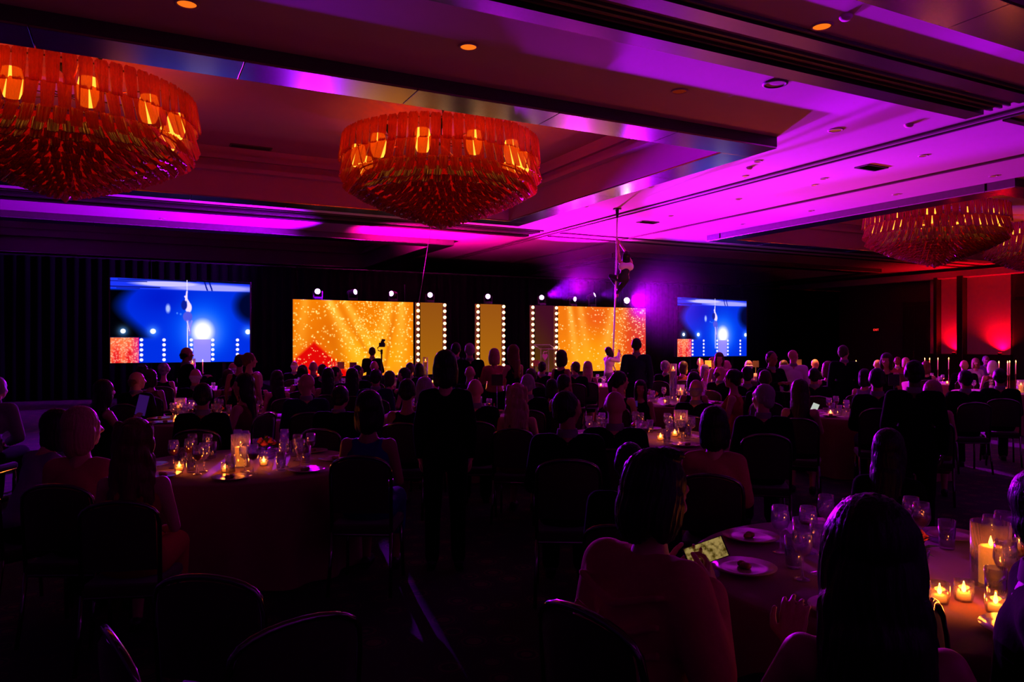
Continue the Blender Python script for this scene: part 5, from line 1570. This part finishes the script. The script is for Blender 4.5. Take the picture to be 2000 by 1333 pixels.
_nt.links.new(_tc.outputs['Object'], _n.inputs['Vector']); _nt.links.new(_n.outputs['Fac'], _r.inputs['Fac']); _nt.links.new(_r.outputs['Color'], _e.inputs[0]); _e.inputs[1].default_value = .6
_nt.links.new(_e.outputs[0], _o.inputs[0])
pp = MX1 @ Vector((.0, .30, 1.0))
phone(pp, (-.6, 1.1, rz1 + .1), (.07, .14), GOLD_P, 'phone with gold picture in the hands of the nearest woman')

def near_right_woman():
    s = sk_base('sit', True)
    s['elb', -1] = Vector((-.25, .12, .76)); s['wri', -1] = Vector((-.16, .36, .86)); s['hd', -1] = Vector((.1, .35, .9)); s['hn', -1] = Vector((-.2, -.8, .3))
    s['elb', 1] = Vector((.27, .16, .78)); s['wri', 1] = Vector((.20, .36, .815)); s['hd', 1] = Vector((-.35, .9, -.05))
    return s, make_fig('sit', True, 'dress', 0, -.05, .009, s, True, .5)
s2, fig2 = near_right_woman()
Z2 = 1.75; sc2 = 1.0
rz2 = -TH - math.radians(18)
p2 = at(1700, Z2, 0) - rotz(rz2) @ Vector((fig2['head'].x, fig2['head'].y, 0)) * sc2
HB = MB(); HB.ball((0, -.026, .030), (.098, .112, .108), 20, 14)
for s_ in (-1, 1): HB.ball((s_ * .082, -.02, -.06), (.034, .07, .14), 12, 10); HB.caps((s_ * .065, -.06, -.12), (s_ * .085, -.09, -.40), .058, .042, 10)
HB.ball((0, -.085, -.12), (.10, .06, .18), 14, 10); HB.caps((0, -.09, -.18), (0, -.11, -.44), .075, .05, 12)
for s_ in (-1, 1): HB.caps((s_ * .045, -.095, -.18), (s_ * .05, -.12, -.46), .06, .034, 10)
HAIR['full_long'] = fuse(HB, .007, 4); comb(HAIR['full_long'])
person(p2, rz2, sc2, fig2, 'full_long', 'black', 'light', 'black', 'nearest long-haired woman with bare shoulders at lower right')
chair(p2, rz2, 'banquet chair under the nearest long-haired woman at lower right', sc2)

# ------------------------------------------------------------------ pole, climber and helpers
pz = at(1203, 19.9, 0)
PK = 19.9 / FPX
def lp(px, py, y=0.0): return Vector(((px - 1203) * PK, y, HC + (HZ - py) * PK))
pole = thing('climbing_pole', (pz.x, pz.y, 0), -TH, 'tall pale pole hanging from the ceiling to the stage front', 'pole')
MB().path([lp(1205.5, 418), lp(1204.5, 470), lp(1202.5, 560), lp(1200.5, 620), lp(1197.5, 700), lp(1197, 716)], .022, 10).build('shaft', mat('pale grip pole', (.80, .72, .70), .35, noise=.05), pole, smooth=True)
MB().path([lp(1197, 712), lp(1204, 728), lp(1210, 745), lp(1212, 752)], [.016, .015, .014, .012], 8).build('strap', CL['cream'], pole, smooth=True)
mb_ = MB(); mb_.tube(lp(1205.5, 426), lp(1205.5, 411), .030, .045, 12); mb_.tube((lp(1205.5, 0).x, 0, 5.27), (lp(1205.5, 0).x, 0, 5.30), .11, .11, 14); mb_.tube((lp(1205.5, 0).x, 0, 5.1), (lp(1205.5, 0).x, 0, 5.28), .03, .05, 10)
mb_.build('ceiling_mount', M['blackmetal'], pole)
MB().path([lp(1206, 424), lp(1203, 450, -.06), lp(1203, 480, -.06), lp(1206, 492, -.05)], .006, 6).build('safety_rope', CL['pink'], pole)
s = {}
s['pelvis'] = Vector((.17, -.15, 3.44)); s['waist'] = Vector((.21, -.16, 3.57)); s['chest'] = Vector((.24, -.15, 3.71)); s['neck'] = Vector((.245, -.14, 3.87)); s['head'] = Vector((.255, -.12, 4.02))
s['sho', -1] = Vector((.09, -.12, 3.86)); s['sho', 1] = Vector((.39, -.13, 3.83))
s['elb', -1] = Vector((.05, -.10, 4.10)); s['wri', -1] = Vector((.055, -.06, 4.30)); s['elb', 1] = Vector((.30, .05, 4.10)); s['wri', 1] = Vector((.07, -.03, 4.28 + .13))
s['hd', -1] = Vector((.05, .3, .9)); s['hd', 1] = Vector((-.25, .25, .9)); s['hn', -1] = Vector((-.9, -.2, 0)); s['hn', 1] = Vector((.9, -.2, 0))
s['hip', -1] = Vector((.09, -.12, 3.40)); s['hip', 1] = Vector((.25, -.12, 3.40))
s['knee', -1] = Vector((-.13, .10, 3.50)); s['ankle', -1] = Vector((.07, .06, 3.16)); s['toe', -1] = Vector((.06, .03, 3.04))
s['knee', 1] = Vector((.12, .14, 3.16)); s['ankle', 1] = Vector((.02, -.09, 3.02)); s['toe', 1] = Vector((.02, -.10, 2.90))
figp = make_fig('stand', True, 'none', .4, .25, .010, s, True, .8)
t = MB(); t.ball(s['pelvis'], (.165, .125, .125), 16, 12); t.caps(s['pelvis'], s['waist'], .12, .112, 12); t.caps(s['waist'], s['chest'] - Vector((0, 0, .06)), .115, .11, 12)
for k in (-1, 1): t.caps(s['hip', k], s['knee', k], .092, .065, 12); t.caps(s['knee', k], s['ankle', k], .062, .042, 12)
del figp['shoes']
sh = MB()
for k in (-1, 1): sh.caps(s['ankle', k], s['toe', k], .042, .032, 10)
figp['shoes'] = fuse(sh, .011, 3)
pc = person((pz.x, pz.y, 0), -TH, 1.0, figp, 'long', 'black', 'light', 'black', 'pole climber with long dark hair hanging high on the pole')
put('leotard', fuse(t, .012, 4), CL['charcoal'], pc)
t = MB(); t.caps(s['chest'] + Vector((-.09, -.01, .02)), s['chest'] + Vector((.10, -.01, .02)), .112, .112, 14)
put('top_band', fuse(t, .012, 3), CL['white'], pc)

def pole_girl():
    s = sk_base('stand', True)
    for k in (-1, 1):
        s['elb', k] = Vector((k * .20, .20, 1.33)); s['wri', k] = Vector((k * .03, .34, 1.50 + .06 * k)); s['hd', k] = Vector((-k * .3, .45, .8)); s['hn', k] = Vector((k * .8, .1, 0))
    return s, make_fig('stand', True, 'blouse', 0, .55, .0105, s, True, .8)
s3, fig3 = pole_girl()
rz3 = -TH - math.radians(62)
p3 = at(1189, 19.85, 0)
gp = person(p3, rz3, .92, fig3, 'long', 'black', 'light', 'white', 'girl in white vest gripping the pole and looking up', 'grey')

# camera operator with camera on a pole
pco = at(727, 17.2, 0)
figc = proto((TH_, 'm', 'suit', 0))
person(pco, -TH, (HC - (678 - HZ) * 17.2 / FPX) / (figc['top'] + .015), figc, 'short', 'black', 'mid', 'black', 'camera operator silhouetted before the left orange wall')
K2 = 16.9 / FPX
cr = thing('camera_rig', at(747, 16.9, 0), -TH, 'camera on a monopod beside the silhouetted operator', 'camera')
def cz(py): return HC + (HZ - py) * K2
mr = MB(); mr.tube((-.02, 0, 0), (-.02, 0, cz(686)), .014, .018, 8); mr.tube((-.02, 0, cz(692)), (-.02, 0, cz(683)), .026, .026, 10); mr.build('monopod', M['blackmetal'], cr)
mr = MB(); mr.rbox((-.01, 0, cz(674)), (.13, .10, .10), .012); mr.rbox((.0, 0, cz(669)), (.07, .08, .06), .01); mr.build('camera_body', M['blackplastic'], cr)
MB().tube((-.01, .05, cz(674)), (-.01, .20, cz(674)), .040, .046, 14).build('lens', M['blackplastic'], cr)
mr = MB(); mr.path([(-.06, 0, cz(676)), (-.11, 0, cz(680)), (-.10, 0, cz(685)), (-.02, 0, cz(687))], .012, 6); mr.build('gimbal_arm', M['blackmetal'], cr)
MB().rbox((.02, 0, cz(665)), (.08, .07, .05), .01).build('monitor', M['blackplastic'], cr)

# clear lectern with emblem
lc = on_b(1064, 21.7)
le = thing('lectern', (lc.x, lc.y, STH), 0, 'clear acrylic lectern with a pale heart emblem on the stage', 'lectern')
MB().rbox((0, 0, 1.06), (.62, .46, .02), .004, Matrix.Rotation(.30, 3, 'X')).build('reading_board', M['acrylic'], le)
ed = MB(); R_ = Matrix.Rotation(.30, 3, 'X')
cs = [R_ @ Vector(v) + Vector((0, 0, 1.06)) for v in ((-.31, -.23, .01), (.31, -.23, .01), (.31, .23, .01), (-.31, .23, .01))]
EDGE = mat('lit acrylic edge', (.8, .75, .8), .2, noise=.05)
for i in range(4): ed.tube(cs[i], cs[(i + 1) % 4], .009, n=6)
ed.build('board_edge', EDGE, le)
MB().rbox((0, .0, .52), (.30, .02, 1.04), .004).build('front_panel', M['acrylic'], le)
for sx in (-1, 1): MB().tube((sx * .15, 0, 0), (sx * .15, 0, 1.05), .010, n=6).build('side_edge', EDGE, le)
MB().rbox((0, 0, .012), (.5, .4, .024), .006).build('base', M['acrylic'], le)
hp = []
for k in range(40):
    a = 2 * math.pi * k / 40
    hp.append((.0068 * 16 * math.sin(a) ** 3 * .95, (13 * math.cos(a) - 5 * math.cos(2 * a) - 2 * math.cos(3 * a) - math.cos(4 * a)) * .0085))
hm = MB(); nn = len(hp)
hm.add([(x, -.014, .74 + z) for x, z in hp] + [(x, -.022, .74 + z) for x, z in hp], [tuple(range(nn)), tuple(range(2 * nn - 1, nn - 1, -1))] + [(k, k + nn, (k + 1) % nn + nn, (k + 1) % nn) for k in range(nn)])
EMB = mat('pale emblem', (.85, .55, .50), .5, noise=.05)
hm.build('emblem', EMB, le)
MB().path([(-.07, -.02, .86), (-.02, -.02, .91), (.05, -.02, .90), (.10, -.02, .94)], [.012, .02, .02, .006], 6).build('emblem_flourish', EMB, le)

# cables to the lamps, thin bright lines above the stage
cb = on_b(841, 22.0)
tag(MB().path([on_b(818, 22.1, 2.95), on_b(830, 21.6, 4.1), on_b(842, 21.2, 5.26)], .010, 6).build('rigging_cable', CL['purple']), 'thin violet-lit rigging cable rising above the first bulb column', 'cable')
tag(MB().tube(on_b(790.5, 22.5, 2.98), on_b(790.5, 22.5, 3.55), .012, n=6).build('mast', M['chrome']), 'thin upright mast on top of the left orange wall', 'mast')

# ------------------------------------------------------------------ empty chairs at lower left
def free_chair(x, ytop, Z, face, label):
    h = HC - (ytop - HZ) * Z / FPX
    sc_ = h / .945; rz_ = -TH - math.radians(face)
    chair(at(x, Z, 0) + rotz(rz_) @ Vector((0, .26, 0)) * sc_, rz_, label, sc_)
free_chair(398, 1122, 2.55, 8, 'empty banquet chair with polished back frame at lower left')
free_chair(215, 1235, 2.05, 50, 'empty banquet chair cut low at the bottom left')
free_chair(590, 1205, 2.15, -40, 'empty banquet chair right of the polished one')

# ------------------------------------------------------------------ theatrical haze hanging around the stage
hz = MB().box((15.6, 22.0, 2.75), (8.4, 6.4, 4.6)).build('stage_haze', None)
hm_ = bpy.data.materials.new('thin haze'); hm_.use_nodes = True
_nt = hm_.node_tree; _nt.nodes.clear()
_o = _nt.nodes.new('ShaderNodeOutputMaterial'); _v = _nt.nodes.new('ShaderNodeVolumeScatter')
_v.inputs['Color'].default_value = (1, 1, 1, 1); _v.inputs['Density'].default_value = 0.0020; _v.inputs['Anisotropy'].default_value = 0.55
_nt.links.new(_v.outputs[0], _o.inputs['Volume'])
hz.data.materials.append(hm_)
tag(hz, 'thin violet haze hanging around the stage lamps', 'haze', kind='stuff')
